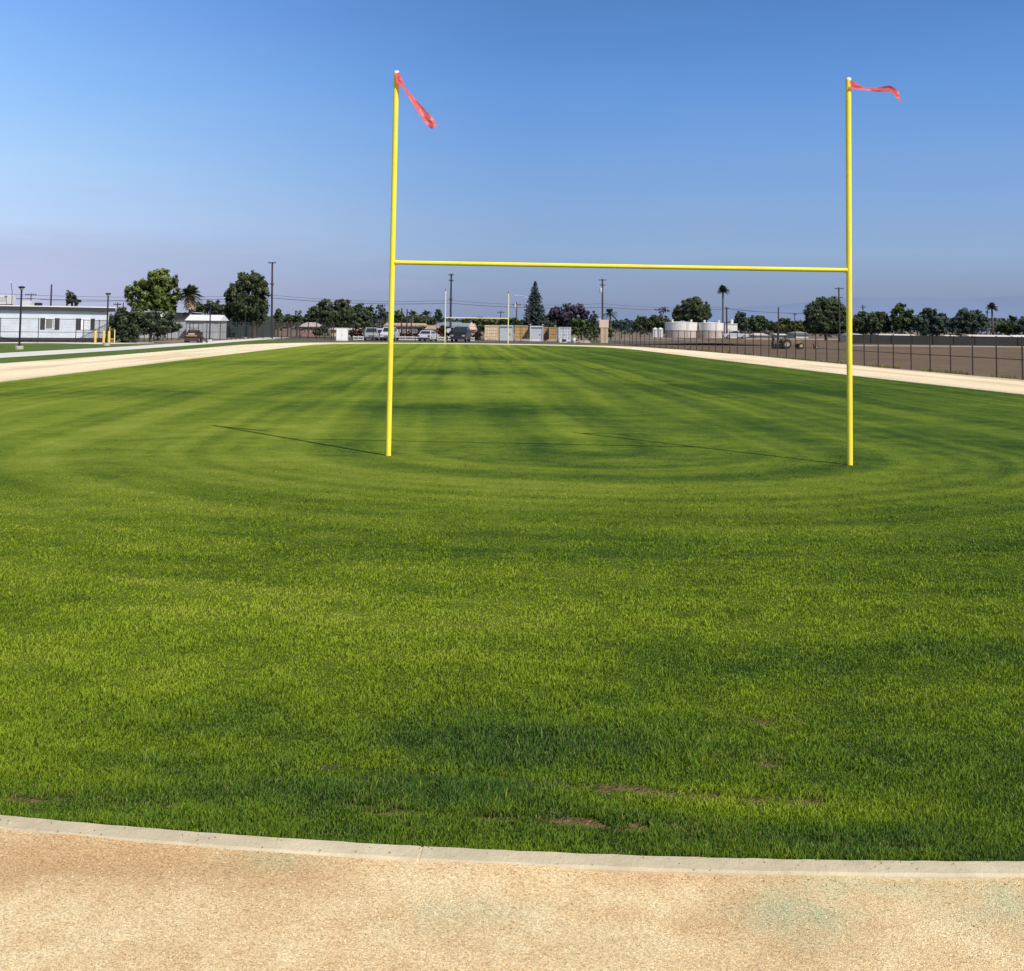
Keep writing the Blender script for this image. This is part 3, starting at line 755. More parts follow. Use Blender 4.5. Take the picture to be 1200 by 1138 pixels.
# ------------------------------------------------------------------ lamps
M_LAMP = mat('dark_bronze_metal', (0.018, 0.018, 0.022), .45, .15)
M_CONC = mat('grey_concrete', (0.42, 0.40, 0.37), .9, .15, 4)
M_LENS = mat('lamp_lens', (0.6, 0.6, 0.56), .3, .05)
lp = None
LAMPS = [(22.5, 81, 'leftmost dark lamp post standing on the lawn before the pale classroom'), (124.7, 97, 'dark lamp post by the yellow bollards at the end of the classroom'),
         (245.5, 124, 'dark lamp post by the small red brown utility vehicle'), (287, 151, 'dark lamp post farthest along the path before the big drooping tree')]
for px, Y, lab in LAMPS:
    loc = (gx(px, Y), Y, 0)
    if lp is None:
        lp = thing('lamp_post', lab, 'lamp post', loc, 0, 'lamp posts along the left path')
        MB().lathe([(.30, -.02), (.30, .22), (.27, .25)], 20).build('footing', M_CONC, lp)
        MB().lathe([(.14, .25), (.14, .30), (.075, .34), (.062, 4.35)], 14).build('pole', M_LAMP, lp, True)
        hd = MB().lathe([(.07, 4.35), (.09, 4.42), (.17, 4.50), (.23, 4.56), (.25, 4.58), (.25, 4.62), (.10, 4.66)], 20).build('lamp_head', M_LAMP, lp, True)
        MB().lathe([(.095, 4.395), (.20, 4.516)], 16).build('lens', M_LENS, hd)
    else: dup(lp, loc, 0, lab)

# ------------------------------------------------------------------ buildings left
M_WHITESID = stripe_mat('pale_siding', (0.54, 0.58, 0.64), (0.42, 0.45, 0.50), .30, 'Z', .08)
M_DKTRIM = mat('dark_grey_trim', (0.030, 0.031, 0.036), .6, .12)
M_WROOF = mat('white_roof', (0.66, 0.65, 0.63), .6, .08)
M_GLASS = mat('grey_window_glass', (0.16, 0.17, 0.175), .15, .25, .8, 0, .6)
M_BLIND = mat('white_blind', (0.80, 0.81, 0.84), .7, .04)
a = P(-75, 400, 0); 
pA = Vector((gx(0, 107.2), 107.2, 0)); pB = Vector((gx(125, 111.6), 111.6, 0))
dv = (pB - pA).normalized(); rz = math.atan2(dv.y, dv.x)
cl = thing('portable_classroom', 'long pale blue white portable classroom with dark trim on the far left', 'building', pB, rz)
LEN = 22.0; HT = 3.52; DEP = 9.5
MB().box((-LEN / 2, DEP / 2, .45 + (HT - .45 - .38) / 2), (LEN, DEP, HT - .45 - .38)).build('wall', M_WHITESID, cl)
MB().box((-LEN / 2, DEP / 2, .22), (LEN - .1, DEP - .1, .46)).build('skirting', M_DKTRIM, cl)
MB().box((-LEN / 2 + .25, DEP / 2, HT - .19), (LEN + .9, DEP + .7, .36)).build('fascia', M_DKTRIM, cl)
MB().box((-LEN / 2 + .25, DEP / 2, HT + .045), (LEN + 1.0, DEP + .8, .10)).build('roof', M_WROOF, cl)
def lx(px):      # distance along the wall (from pB, negative) at pixel column
    lo, hi = -LEN, 2.0
    for _ in range(40):
        mid = (lo + hi) / 2; q = pB + dv * mid
        pxx = CX + F * (q.x / q.y)
        if pxx < px: lo = mid
        else: hi = mid
    return (lo + hi) / 2 
for k, (x0, x1, x2, x3, gm) in enumerate(((49.5, 55, 66, 71.8, M_GLASS), (91.5, 97, 108, 113, M_BLIND))):
    A0, A1, A2, A3 = lx(x0), lx(x1), lx(x2), lx(x3)
    z0, z1 = 1.28, 2.40
    w = MB()
    for (u0, u1, v0, v1) in ((A1, A2, z0, z0 + .06), (A1, A2, z1 - .06, z1), (A1, A1 + .06, z0 + .06, z1 - .06), (A2 - .06, A2, z0 + .06, z1 - .06)):
        w.box(((u0 + u1) / 2, -.03, (v0 + v1) / 2), (u1 - u0, .06, v1 - v0))
    w.box((A2 - .16, -.028, (z0 + z1) / 2), (.05, .05, z1 - z0 - .13))
    wo = w.build('window', M_BLIND, cl)
    MB().box(((A1 + A2) / 2, -.012, (z0 + z1) / 2), (A2 - A1 - .12, .02, z1 - z0 - .12)).build('pane', gm, wo)
    for (u0, u1) in ((A0, A1 - .005), (A2 + .005, A3)):
        MB().box(((u0 + u1) / 2, -.04, (z0 + z1) / 2), (u1 - u0, .08, z1 - z0)).build('shutter', M_DKTRIM, wo)
MB().tube([(.38, -.30, HT - .40), (.20, -.1, HT - .62), (.06, -.05, HT - .80), (.06, -.05, .5)], .05, 8).build('downpipe', M_WROOF, cl)
# box units behind the roofline
u = thing('rooftop_unit', 'white boxy unit seen above the classroom roof at the left edge', 'rooftop unit', (gx(4, 128), 128, 0))
s0 = zt(4, 345.5, 128)
MB().box((-.1, 0, s0 - .55), (m(17, 128), 1.4, 1.1)).box((m(9, 128), .0, s0 - .62), (m(2, 128), 1.2, .95)).build('cabinet', M_WROOF, u)
MB().box((-.1, 0, (s0 - 1.1) / 2), (m(15, 128), 1.2, s0 - 1.1)).build('stand', M_CONC, u)
MB().box((-.1, -.72, s0 - .5), (m(10, 128), .03, .5)).build('grille', mat('grille_grey', (.5, .5, .5), .6), u)
u = thing('rooftop_unit', 'low grey and white unit seen above the classroom roof left of the thin pole', 'rooftop unit', (gx(35, 128), 128, 0))
s0 = zt(35, 352.5, 128)
MB().box((-.4, 0, s0 - .3), (m(12, 128), 1.2, .6)).build('cabinet', M_WROOF, u)
MB().box((m(8.5, 128), -.05, s0 - .42), (m(5, 128), 1.0, .4)).build('vent_hood', M_DKTRIM, u)
MB().box((0, 0, (s0 - .6) / 2), (m(16, 128), .9, s0 - .6)).build('stand', M_CONC, u)
u = thing('antenna', 'thin leaning antenna mast above the classroom roof', 'antenna', (gx(12, 126), 126, 0))
MB().tube([(0, 0, 0), (0, 0, zt(12.7, 342, 126)), (-m(1.8, 126), 0, zt(10.7, 331, 126))], .035, 8).build('mast', M_LAMP, u)
MB().box((-m(2, 126), 0, zt(10.5, 330.5, 126)), (.3, .1, .12)).build('aerial', M_WROOF, u)

# shed with white sloped roof
M_SHEDW = stripe_mat('grey_shed_siding', (0.50, 0.50, 0.50), (0.40, 0.40, 0.41), .4, 'X', .07)
Ys = 146
s = thing('shed', 'pale grey shed with bright white sloped roof behind the utility vehicle', 'shed', (gx(237, Ys), Ys, 0))
wS = m(37.5, Ys); hS = zt(237, 375.5, Ys); hT = zt(237, 369.8, Ys + 2)
MB().box((0, 2, hS / 2), (wS, 4, hS)).build('wall', M_SHEDW, s)
MB().add([(-wS / 2 - .2, -.35, hS - .02), (wS / 2 + .25, -.35, hS - .02), (wS / 2 + .2, 2, hT + .1), (-wS / 2 - .15, 2, hT + .1), (-wS / 2 - .2, 4.35, hS), (wS / 2 + .25, 4.35, hS)],
         [(0, 1, 2, 3), (3, 2, 5, 4), (0, 3, 4), (1, 5, 2), (0, 4, 5, 1)]).build('roof', M_WROOF, s)
MB().box((wS * .18, -.03, hS * .46), (wS * .34, .06, hS * .84)).build('door', mat('shed_door', (.44, .44, .47), .7, .06), s)
MB().box((-wS * .27, -.03, hS * .66), (wS * .2, .05, hS * .3)).build('window', mat('shed_window', (.55, .56, .56), .3, .1), s)
Yl = 150
s = thing('low_building', 'low grey building with dark flat roof band behind the shrubs', 'building', (gx(184, Yl), Yl, 0))
wS = m(66, Yl); hT = zt(184, 366, Yl); hS = zt(184, 373, Yl)
MB().box((0, 3, hS / 2), (wS, 6, hS)).build('wall', M_SHEDW, s)
MB().box((0, 3, (hS + hT) / 2), (wS + .6, 6.6, hT - hS)).build('fascia', M_DKTRIM, s)
MB().box((0, 3, hT + .05), (wS + .8, 6.8, .08)).build('roof', M_WROOF, s)
MB().box((m(8, Yl), -.335, (hS + hT) / 2 + .06), (m(8, Yl), .05, .62)).build('sign_panel', M_BLIND, s)

# yellow bollards
M_BOLL = mat('bollard_yellow', (0.62, 0.43, 0.09), .55, .12, 3)
bo = None
for px, lab in ((111.5, 'leftmost short yellow bollard at the classroom corner'), (121.3, 'short yellow bollard just left of the second lamp post'), (127.5, 'short yellow bollard just right of the second lamp post')):
    loc = (gx(px, 107.8), 107.8, 0)
    if bo is None:
        bo = thing('bollard', lab, 'bollard', loc, 0, 'yellow bollards by the classroom')
        MB().lathe([(.12, 0), (.12, 1.12), (.09, 1.19), (.04, 1.22)], 16).build('post', M_BOLL, bo, True)
        MB().lathe([(.20, 0), (.20, .04)], 16).build('base_plate', M_CONC, bo)
    else: dup(bo, loc, 0, lab)
h = thing('handrail', 'yellow pipe handrail beside the bollards', 'handrail', (gx(131, 108.4), 108.4, 0))
w2 = m(3.0, 108)
MB().tube([(-w2, 0, 0), (-w2, 0, 1.55), (-w2 + .03, 0, 1.6)], .045, 8).build('leg', M_BOLL, h)
MB().tube([(w2, 0, 0), (w2, 0, 1.35)], .05, 8).build('leg', mat('rail_cream', (.74, .6, .3), .5), h)
MB().tube([(-w2, 0, .42), (w2, 0, .42)], .04, 8).build('rail', M_BOLL, h)

# ------------------------------------------------------------------ vehicles
M_TYRE = mat('tyre_rubber', (0.02, 0.02, 0.02), .9, .1); M_RIM = mat('wheel_rim', (0.45, 0.45, 0.46), .35, .1, 3, .6)
M_CARGL = mat('car_glass', (0.025, 0.03, 0.035), .08, .1, 1, 0, .6)
M_TAIL = mat('tail_light_red', (0.16, 0.012, 0.012), .3, .1); M_HEAD = mat('head_light', (0.40, 0.41, 0.43), .2, .05)
M_PLATE = mat('plate_white', (0.7, 0.7, 0.68), .5, .05)
def wheel(par, x, y, r, w, rimm=None):
    o = MB().tube([(0, -w / 2, 0), (0, -w / 2 + .03, 0), (0, w / 2 - .03, 0), (0, w / 2, 0)], [r * .92, r, r, r * .92], 20).build('wheel', M_TYRE, par, True)
    o.location = (x, y, r)
    s_ = 1 if y > 0 else -1
    MB().tube([(0, s_ * (w / 2 - .02), 0), (0, s_ * (w / 2 + .012), 0)], [r * .62, r * .55], 16).build('rim', rimm or M_RIM, o)
    return o
def car(label, kind, paint, loc, rz, group='parked cars at the far end'):
    """x is forward"""
    c = thing('parked_' + ('car' if kind != 'pickup' else 'pickup_truck'), label, 'car' if kind != 'pickup' else 'pickup truck', loc, rz, group)
    Wd = {'sedan': 1.78, 'suv': 1.88, 'pickup': 1.95}[kind]; hw = Wd / 2
    if kind == 'sedan':
        low = [(-2.3, .28), (-2.32, .62), (-2.25, .90), (-1.5, .98), (.9, .96), (1.9, .82), (2.25, .68), (2.3, .30)]
        top = [(-1.75, .97), (-1.15, 1.40), (-.5, 1.47), (.25, 1.42), (1.15, .96)]; r = .32
    elif kind == 'suv':
        low = [(-2.3, .32), (-2.34, .70), (-2.28, 1.05), (-1.5, 1.10), (.95, 1.06), (2.05, .98), (2.3, .80), (2.33, .34)]
        top = [(-2.22, 1.09), (-1.95, 1.68), (-1.0, 1.77), (.3, 1.72), (1.2, 1.06)]; r = .37
    else:
        low = [(-2.8, .42), (-2.82, 1.15), (-.75, 1.15), (-.7, 1.14), (1.3, 1.16), (2.55, 1.08), (2.75, .9), (2.78, .42)]
        top = [(-.8, 1.15), (-.6, 1.84), (.35, 1.88), (.75, 1.82), (1.45, 1.15)]; r = .41
    bm_ = MB(); n_ = len(low)
    # body with a tucked sill and rounded shoulders: three sections across the width
    ysec = [(-hw, .93), (-hw * .92, 1.0), (hw * .92, 1.0), (hw, .93)]
    vs, fs = [], []
    for yy, k in ysec:
        for (x, z) in low: vs.append((x * (.985 if k < 1 else 1.0), yy, .3 + (z - .3) * (k if z > .6 else 1)))
    for q in range(3):
        for k in range(n_):
            k2 = (k + 1) % n_; fs.append((q * n_ + k, q * n_ + k2, (q + 1) * n_ + k2, (q + 1) * n_ + k))
    fs += [tuple(range(n_)), tuple(range(3 * n_, 4 * n_))]
    bm_.add(vs, fs)
    # roof and pillars
    n2 = len(top); tw = hw * .76; bw = hw * .93
    zmin = top[0][1]; zmax = max(z for x, z in top)
    vs = []
    for sgn in (-1, 1):
        for (x, z) in top: vs.append((x, sgn * (bw + (tw - bw) * (z - zmin) / (zmax - zmin)), z))
    fs = [tuple(range(n2)), tuple(range(n2, 2 * n2))]
    for k in range(n2):
        k2 = (k + 1) % n2; fs.append((k, k2, k2 + n2, k + n2))
    bm_.add(vs, fs)
    body = bm_.build('body', paint, c)
    def glass(q, nm):
        MB().add(q, [tuple(range(len(q)))]).build(nm, M_CARGL, body)
    def T(i, sg, dz=0, f=1.0, dx=0):
        x, z = top[i]; return Vector((x + dx, sg * (bw + (tw - bw) * (z - zmin) / (zmax - zmin)) * f, z + dz))
    for nm, i, j, dx in (('windscreen', n2 - 1, n2 - 2, .02), ('rear_window', 0, 1, -.02)):
        a_, b_ = T(i, -1, .0, .88, dx), T(i, 1, .0, .88, dx); c_, d_ = T(j, 1, 0, .86, dx), T(j, -1, 0, .86, dx)
        lo = .10; hi = .92
        glass([a_.lerp(d_, lo), b_.lerp(c_, lo), b_.lerp(c_, hi), a_.lerp(d_, hi)], nm)
    for sg in (-1, 1):
        q = [T(0, sg, .06), T(n2 - 1, sg, .06), T(n2 - 2, sg, -.05), T(1, sg, -.05)]
        cen = sum(q, Vector()) / 4; q = [cen + (v - cen) * .86 + Vector((0, sg * .012, 0)) for v in q]
        glass(q, 'side_window')
    xr_ = low[1][0]; xf = low[-2][0]
    for sg in (-1, 1):
        MB().box((xr_ + .02, sg * hw * .80, low[2][1] - .16), (.10, .26, .20)).build('tail_light', M_TAIL, body)
        MB().box((xf - .01, sg * hw * .74, low[-2][1] - .06), (.12, .36, .16)).build('headlight', M_HEAD, body)
    MB().box((xr_ - .005, 0, .62), (.03, .36, .17)).build('number_plate', M_PLATE, body)
    MB().box((xr_ + .01, 0, .40), (.10, Wd * .96, .17)).build('bumper', M_DKTRIM, body)
    MB().box((xf + .02, 0, .42), (.10, Wd * .94, .18)).build('bumper', M_DKTRIM, body)
    MB().box((xf + .0, 0, .64), (.06, Wd * .42, .14)).build('grille', M_DKTRIM, body)
    ax = 1.38 if kind != 'pickup' else 1.75
    for x in (-ax, ax):
        for sg in (-1, 1): wheel(c, x, sg * (hw - .10), r, .22)
    if kind == 'pickup':
        MB().box((-1.78, 0, 1.165), (1.9, Wd * .84, .03)).build('bed_floor', M_DKTRIM, body)
    return c
M_PGREY = mat('paint_silver', (0.42, 0.42, 0.44), .3, .05, 1, .3); M_PWHITE = mat('paint_white', (0.52, 0.53, 0.56), .3, .03)
M_PBLACK = mat('paint_black', (0.015, 0.016, 0.018), .3, .05); M_PDARK = mat('paint_dark_blue', (0.05, 0.055, 0.075), .3, .05)
M_PSUV = mat('paint_pearl', (0.30, 0.30, 0.30), .3, .05)
def park(label, kind, paint, px, Y, rz): return car(label, kind, paint, (gx(px, Y), Y, 0), R(rz))
park('silver sport utility car parked right of the white cabinet', 'suv', M_PSUV, 435, 149, -82)
park('dark blue car parked between the silver car and the white pickup', 'sedan', M_PDARK, 444.8, 158, 88)
park('white pickup truck parked behind the near left upright', 'pickup', M_PWHITE, 456.5, 150, -92)
park('white sedan parked left of the far goal', 'sedan', M_PWHITE, 501.5, 149, 80)
park('black tall sport utility truck parked just right of the far left upright', 'suv', M_PBLACK, 540, 146, -97).scale = (1.08, 1.08, 1.14)
park('white pickup truck parked by the white storage tanks', 'pickup', M_PWHITE, 862, 250, 176)
car('white car half hidden behind the dark shrubs on the left', 'sedan', M_PWHITE, (gx(169, 128), 128, 0), R(10), 'vehicles on the left')

# utility vehicle with roll bar
M_MAROON = mat('dark_red_paint', (0.060, 0.022, 0.017), .55, .3, 3); M_DKBR = mat('dark_brown', (0.05, 0.035, 0.028), .8, .2); M_TANP = mat('tan_plastic', (.42, .26, .18), .7, .2)
Yu = 116.5
v = thing('utility_vehicle', 'small dark red utility vehicle with roll bar parked beside the path', 'utility vehicle', (gx(226.5, Yu), Yu, 0), R(-90 + 6))
hw = m(8.2, Yu)
MB().box((0, 0, .62), (2.2, hw * 2, .30)).box((1.02, 0, .80), (.3, hw * 2, .22)).build('body', M_MAROON, v)
MB().box((-.75, 0, .95), (.9, hw * 2 + .06, .36)).build('cargo_bed', M_MAROON, v)
MB().box((1.19, 0, .74), (.04, hw * 1.5, .10)).build('front_panel', M_TANP, v)
MB().box((1.21, .0, .93), (.05, hw * .9, .14)).build('grille', mat('pale_grille', (.5, .42, .38), .5), v)
MB().box((-.1, 0, .86), (.45, hw * 1.7, .16)).box((-.30, 0, 1.12), (.12, hw * 1.7, .42)).build('seat', M_DKBR, v)
rb = MB()
y1 = hw * .62
rb.tube([(-.2, -y1, .75), (-.2, -y1, 1.98), (-.2, -y1 * .9, 2.05), (-.2, y1 * .9, 2.05), (-.2, y1, 1.98), (-.2, y1, .75)], .035, 8)
rb.tube([(-.2, -y1, 1.55), (-.2, y1, 1.55)], .03, 8); rb.build('roll_bar', M_LAMP, v)
MB().tube([(.35, .25, .85), (.15, .25, 1.2)], .02, 6).tube([(.15, .10, 1.15), (.10, .25, 1.24), (.15, .40, 1.15)], .02, 6).build('steering_wheel', M_LAMP, v)
for x in (-.72, .78):
    for sg in (-1, 1): wheel(v, x, sg * (hw - .12), .29, .24)
MB().box((1.26, 0, .34), (.10, hw * 1.9, .34)).build('bumper', M_DKBR, v)
rp_ = thing('loading_ramp', 'dark slanting ramp board leaning beside the utility vehicle', 'ramp', (gx(237.5, Yu - .3), Yu - .3, 0))
MB().box((m(1.5, Yu), 0, .42), (m(11, Yu), .5, .07), 0, 1, R(48)).build('board', M_DKBR, rp_)
MB().box((-m(1.2, Yu), 0, .3), (.08, .4, .6)).build('brace', M_MAROON, rp_)

# old tractor and implement in the dirt field
M_TRAC = mat('faded_yellow_machine', (0.20, 0.14, 0.07), .7, .35, 4); M_RUST = mat('rusty_iron', (0.13, 0.085, 0.065), .9, .35, 5); M_PALEW = mat('pale_rim', (.34, .28, .20), .6, .15)
Yt = 122.0
t = thing('tractor', 'faded yellow old tractor standing in the bare dirt field', 'tractor', (gx(927, Yt), Yt, 0), R(4))
k_ = m(1, Yt)
MB().box((.55, 0, .78), (1.25, .62, .42)).box((-.35, 0, .72), (.9, .7, .3)).build('hood', M_TRAC, t)
MB().box((1.2, 0, .72), (.08, .56, .44)).build('grille', M_RUST, t)
MB().box((-.42, 0, 1.02), (.42, .48, .12)).box((-.66, 0, 1.2), (.08, .48, .36)).build('seat', M_DKBR, t)
for sg in (-1, 1):
    wheel(t, -.72, sg * .68, .50, .34, M_PALEW); wheel(t, .95, sg * .55, .34, .22, M_PALEW)
    fd = MB(); fd.tube([(-.72 + .6 * math.cos(a_), sg * .68, .50 + .6 * math.sin(a_)) for a_ in np.linspace(R(20), R(150), 8)], .05, 6); fd.build('fender', M_TRAC, t)
MB().tube([(.55, .12, .95), (.55, .12, 1.42)], .03, 8).build('exhaust_pipe', M_RUST, t)
MB().tube([(-.05, 0, .9), (-.22, 0, 1.18)], .02, 6).tube([(-.22, -.18, 1.16), (-.26, 0, 1.28), (-.22, .18, 1.16)], .018, 6).build('steering_wheel', M_RUST, t)
rb = MB(); rb.tube([(-.78, -.42, .7), (-.78, -.42, 1.42), (-.78, .42, 1.42), (-.78, .42, .7)], .035, 6); rb.build('roll_bar', M_RUST, t)
t = thing('harrow', 'rusty farm harrow behind the tractor in the dirt field', 'farm implement', (gx(909.5, Yt), Yt, 0), R(4))
MB().box((0, 0, .62), (.95, .9, .10)).tube([(.4, 0, .6), (1.1, 0, .5)], .05, 6).box((-.3, 0, .95), (.12, .8, .6)).build('frame', M_RUST, t)
for x in (-.36, -.12, .12, .36):
    o = MB().tube([(x, -.42, .3), (x, .42, .3)], .012, 6).build('axle', M_RUST, t)
    dd = MB()
    for y in np.linspace(-.4, .4, 5): dd.tube([(x - .012, y, .3), (x + .012, y, .3)], .29, 14)
    dd.build('disc_gang', mat('disc_steel', (.17, .14, .15), .6, .2), t)
t = thing('water_pump', 'small red brown pump trailer right of the tractor', 'pump', (gx(956, 125), 125, 0))
MB().box((0, 0, .42), (.52, .4, .36)).build('engine', M_RUST, t)
MB().lathe([(.12, .55), (.12, .8), (.05, .84)], 10).build('filter', mat('pump_red', (.3, .06, .04), .6, .2), t)
MB().box((.02, -.215, .42), (.2, .03, .18)).build('plate', M_PALEW, t)
for sg in (-1, 1): wheel(t, 0, sg * .3, .2, .1)

# ------------------------------------------------------------------ white cabinet, containers and clutter
M_CABW = mat('cabinet_white', (0.82, 0.81, 0.77), .5, .03)
Yc = 141.8
c = thing('utility_cabinet', 'white boxy utility cabinet at the far end of the field', 'cabinet', (gx(400.2, Yc), Yc, 0))
wc = m(12.6, Yc); hc = zt(400, 384.6, Yc)
MB().box((0, .5, hc / 2), (wc, 1.0, hc - .1)).build('body', M_CABW, c)
MB().box((0, .5, hc - .03), (wc + .06, 1.08, .06)).build('lid', M_CABW, c)
for sg in (-1, 1):
    MB().box((sg * wc * .245, -.015, hc * .5), (wc * .475, .03, hc * .82)).build('door', M_CABW, c)
MB().box((.06, -.045, hc * .45), (.05, .05, .22)).build('handle', mat('cab_handle', (.25, .25, .27), .4), c)
MB().box((0, .5, .02), (wc + .1, 1.1, .05)).build('plinth', M_CONC, c)

def container(label, px0, px1, ytop, Y, paint, dark, roll, name='shipping_container'):
    pc = (px0 + px1) / 2
    w = m(px1 - px0, Y); h = zt(pc, ytop, Y); L = 6.0
    c = thing(name, label, 'container', (gx(pc, Y), Y, 0), 0, 'storage containers beyond the far fence')
    b = MB(); b.box((0, L / 2 + .06, h / 2 + .03), (w - .06, L - .1, h - .12)); b.build('body', paint, c)
    fr = MB()
    for x in (-w / 2 + .055, w / 2 - .055): fr.box((x, .03, h / 2), (.11, .12, h))
    fr.box((0, .03, h - .07), (w - .225, .11, .14)).box((0, .03, .09), (w - .225, .11, .16)); fr.build('door_frame', paint if not roll else M_CONTW, c)
    if roll:
        MB().box((0, .055, h * .49), (w - .24, .04, h * .80)).build('roll_door', M_ROLL, c)
        MB().box((0, .02, h * .86), (w - .3, .09, .05)).build('door_header', M_DKTRIM, c)
        MB().box((w * .26, .02, h * .42), (.08, .06, .30)).build('handle', M_DKTRIM, c)
    else:
        for sg in (-1, 1):
            d_ = MB().box((sg * (w / 4 - .06), .055, h / 2), (w / 2 - .14, .04, h - .34)).build('door', paint, c)
            for u_ in (.28, .72):
                MB().tube([(sg * (w / 2 - .12) * u_, .015, .2), (sg * (w / 2 - .12) * u_, .015, h - .2)], .022, 6).build('lock_bar', dark, d_)
            for q in (.25, .46, .68, .86):
                MB().box((sg * (w / 4 - .06), .026, h * q), (w / 2 - .2, .018, .05)).build('rib', dark, d_)
        MB().box((0, .02, h * .47), (.05, .06, .16)).build('latch', M_DKTRIM, c)
    return c
M_CONTW = mat('container_white', (0.60, 0.61, 0.64), .5, .06); M_ROLL = stripe_mat('roll_slats', (0.50, 0.51, 0.54), (0.36, 0.37, 0.40), .12, 'Z', .2)
M_CREAM = mat('container_cream', (0.70, 0.56, 0.35), .6, .08); M_TAN = mat('container_tan', (0.50, 0.32, 0.13), .6, .12); M_TANPINK = mat('container_pink_tan', (0.52, 0.33, 0.20), .6, .12)
M_CRD = mat('cream_dark', (.45, .34, .19), .7); M_TND = mat('tan_dark', (.27, .16, .065), .7); M_WHD = mat('white_dark', (.36, .37, .40), .7)  # darker versions of the door colours, for lock bars and ribs
container('cream storage container, leftmost in the row, with ribbed doors', 568, 584, 381.3, 166, M_CREAM, M_CRD, False)
container('grey white container with roll-up door behind the far right upright', 585, 601.4, 381.3, 166, M_CONTW, M_WHD, True)
container('tan container between the two grey roll-up ones', 603, 618.4, 381.5, 168, M_TAN, M_TND, False)
container('grey white container with roll-up door under the tall pine', 621, 636.4, 382, 164, M_CONTW, M_WHD, True)
container('narrow pinkish tan container right of the roll-up door under the pine', 636.9, 643.0, 383.3, 176, M_TANPINK, M_TND, False)
container('narrow tan container under the left edge of the purple tree', 643.6, 652, 383.3, 172, M_TAN, M_TND, False)
container('white ribbed container, rightmost in the row', 654.6, 669, 383.3, 163, M_CONTW, M_WHD, False)
fl = None
for px, py, Y, lab in ((621.3, 381.0, 163.9, 'small flood lamp on the left top corner of the roll-up container'), (635.8, 381.0, 163.9, 'small flood lamp on the right top corner of the roll-up container'), (650.5, 381.5, 171.8, 'small flood lamp on top of the narrow tan container')):
    loc = (gx(px, Y), Y + .4, zt(px, 382.0 if px < 640 else 383.3, Y) - .03)
    if fl is None:
        fl = thing('flood_lamp', lab, 'lamp', loc, 0, 'flood lamps on the containers')
        MB().tube([(0, 0, 0), (0, 0, .12)], .03, 6).build('bracket', M_DKTRIM, fl)
        MB().lathe([(.08, .10), (.13, .16), (.13, .26), (.06, .30)], 12).build('housing', M_CONC, fl)
    else: dup(fl, loc, 0, lab)
# timber and rails stacked low in front of the containers
M_TIMB = mat('weathered_timber', (0.40, 0.33, 0.25), .85, .25, 3); M_WHT = mat('white_barrier', (0.62, 0.61, 0.55), .7, .1)
for k, (px0, px1, py0, Y, lab, mt_) in enumerate(((569, 583, 398.8, 158, 'low stack of timber before the cream container', M_TIMB), (604, 624, 399.3, 157, 'low stack of timber before the tan container', M_TIMB), (621, 634, 400.3, 154, 'pale plank stack before the pine container', M_WHT), (640, 652, 399.2, 156, 'low timber stack before the narrow tan containers', M_TIMB), (676, 692, 400.8, 150, 'low heap of boards right of the white bucket', M_TIMB))):
    w = m(px1 - px0, Y); g = thing('timber_stack', lab, 'timber stack', (gx((px0 + px1) / 2, Y), Y, 0), 0, 'timber stacked before the containers')
    for j in range(3):
        MB().box((random.uniform(-.1, .1), j * .32, .17), (w - .1 * j, .26, .14)).build('beam', mt_, g)
    for x in (-.35, .35): MB().box((w * x, .3, .05), (.1, 1.0, .096)).build('bearer', M_DKBR, g)
    MB().box((0, .1, .31), (w * .7, .24, .12)).build('beam', mt_, g)
bk = thing('drum', 'white drum standing right of the white container', 'drum', (gx(672.6, 148), 148, 0))
MB().lathe([(.19, 0), (.22, .04), (.22, .30), (.235, .32), (.22, .34), (.22, .66), (.2, .69)], 16).build('barrel', M_WHT, bk, True)
MB().lathe([(.21, .69), (.21, .72)], 16).build('lid', M_WHT, bk)
bk = thing('crate_pile', 'white low crate pile before the white container', 'crate', (gx(660, 152), 152, 0))
MB().box((0, 0, .3), (m(9, 152), .8, .6)).build('crate', M_WHT, bk); MB().box((m(1, 152), -.42, .3), (m(5, 152), .04, .32)).build('opening_shade', M_DKTRIM, bk)  # dark panel on the solid crate stands in for a shaded opening
mn = thing('dirt_mound', 'small pale dirt mound right of the white drum', 'dirt mound', (gx(686, 146.5), 146.5, 0))
mv = []; mf = []
nR, nA = 6, 20
for i in range(nR):
    for j in range(nA):
        a_ = 2 * math.pi * j / nA; rr = (i + .3) / nR
        mv.append((math.cos(a_) * rr * .95 + random.uniform(-.04, .04), math.sin(a_) * rr * .8, .38 * (1 - rr) ** .8 * random.uniform(.85, 1.1)))
for i in range(nR - 1):
    for j in range(nA): j2 = (j + 1) % nA; mf.append((i * nA + j, i * nA + j2, (i + 1) * nA + j2, (i + 1) * nA + j))
mf.append(tuple(range(nA))); MB().add(mv, mf).build('heap', M_ROAD, mn, True)
# low white barriers among the cars
for px0, px1, Y, lab in ((414, 426, 146, 'low white barrier left of the silver car'), (466, 492, 152, 'long low white barrier between the white pickup and white sedan'), (511, 521, 152, 'low white barrier right of the white sedan'), (549, 556, 150, 'short white barrier right of the black truck'), (525, 532, 153, 'short low white barrier left of the black truck')):
    w = m(px1 - px0, Y); g = thing('barrier', lab, 'barrier', (gx((px0 + px1) / 2, Y), Y, 0), 0, 'white barriers in the car park')
    MB().box((0, 0, .16), (w, .14, .12)).box((0, .01, .50), (w, .12, .14)).build('rail', M_WHT, g)
    for k in range(max(2, int(w / 1.0)) + 1):
        x = -w / 2 + .05 + (w - .1) * k / max(2, int(w / 1.0)); MB().box((x, .1, .32), (.09, .07, .64)).build('post', M_WHT, g)

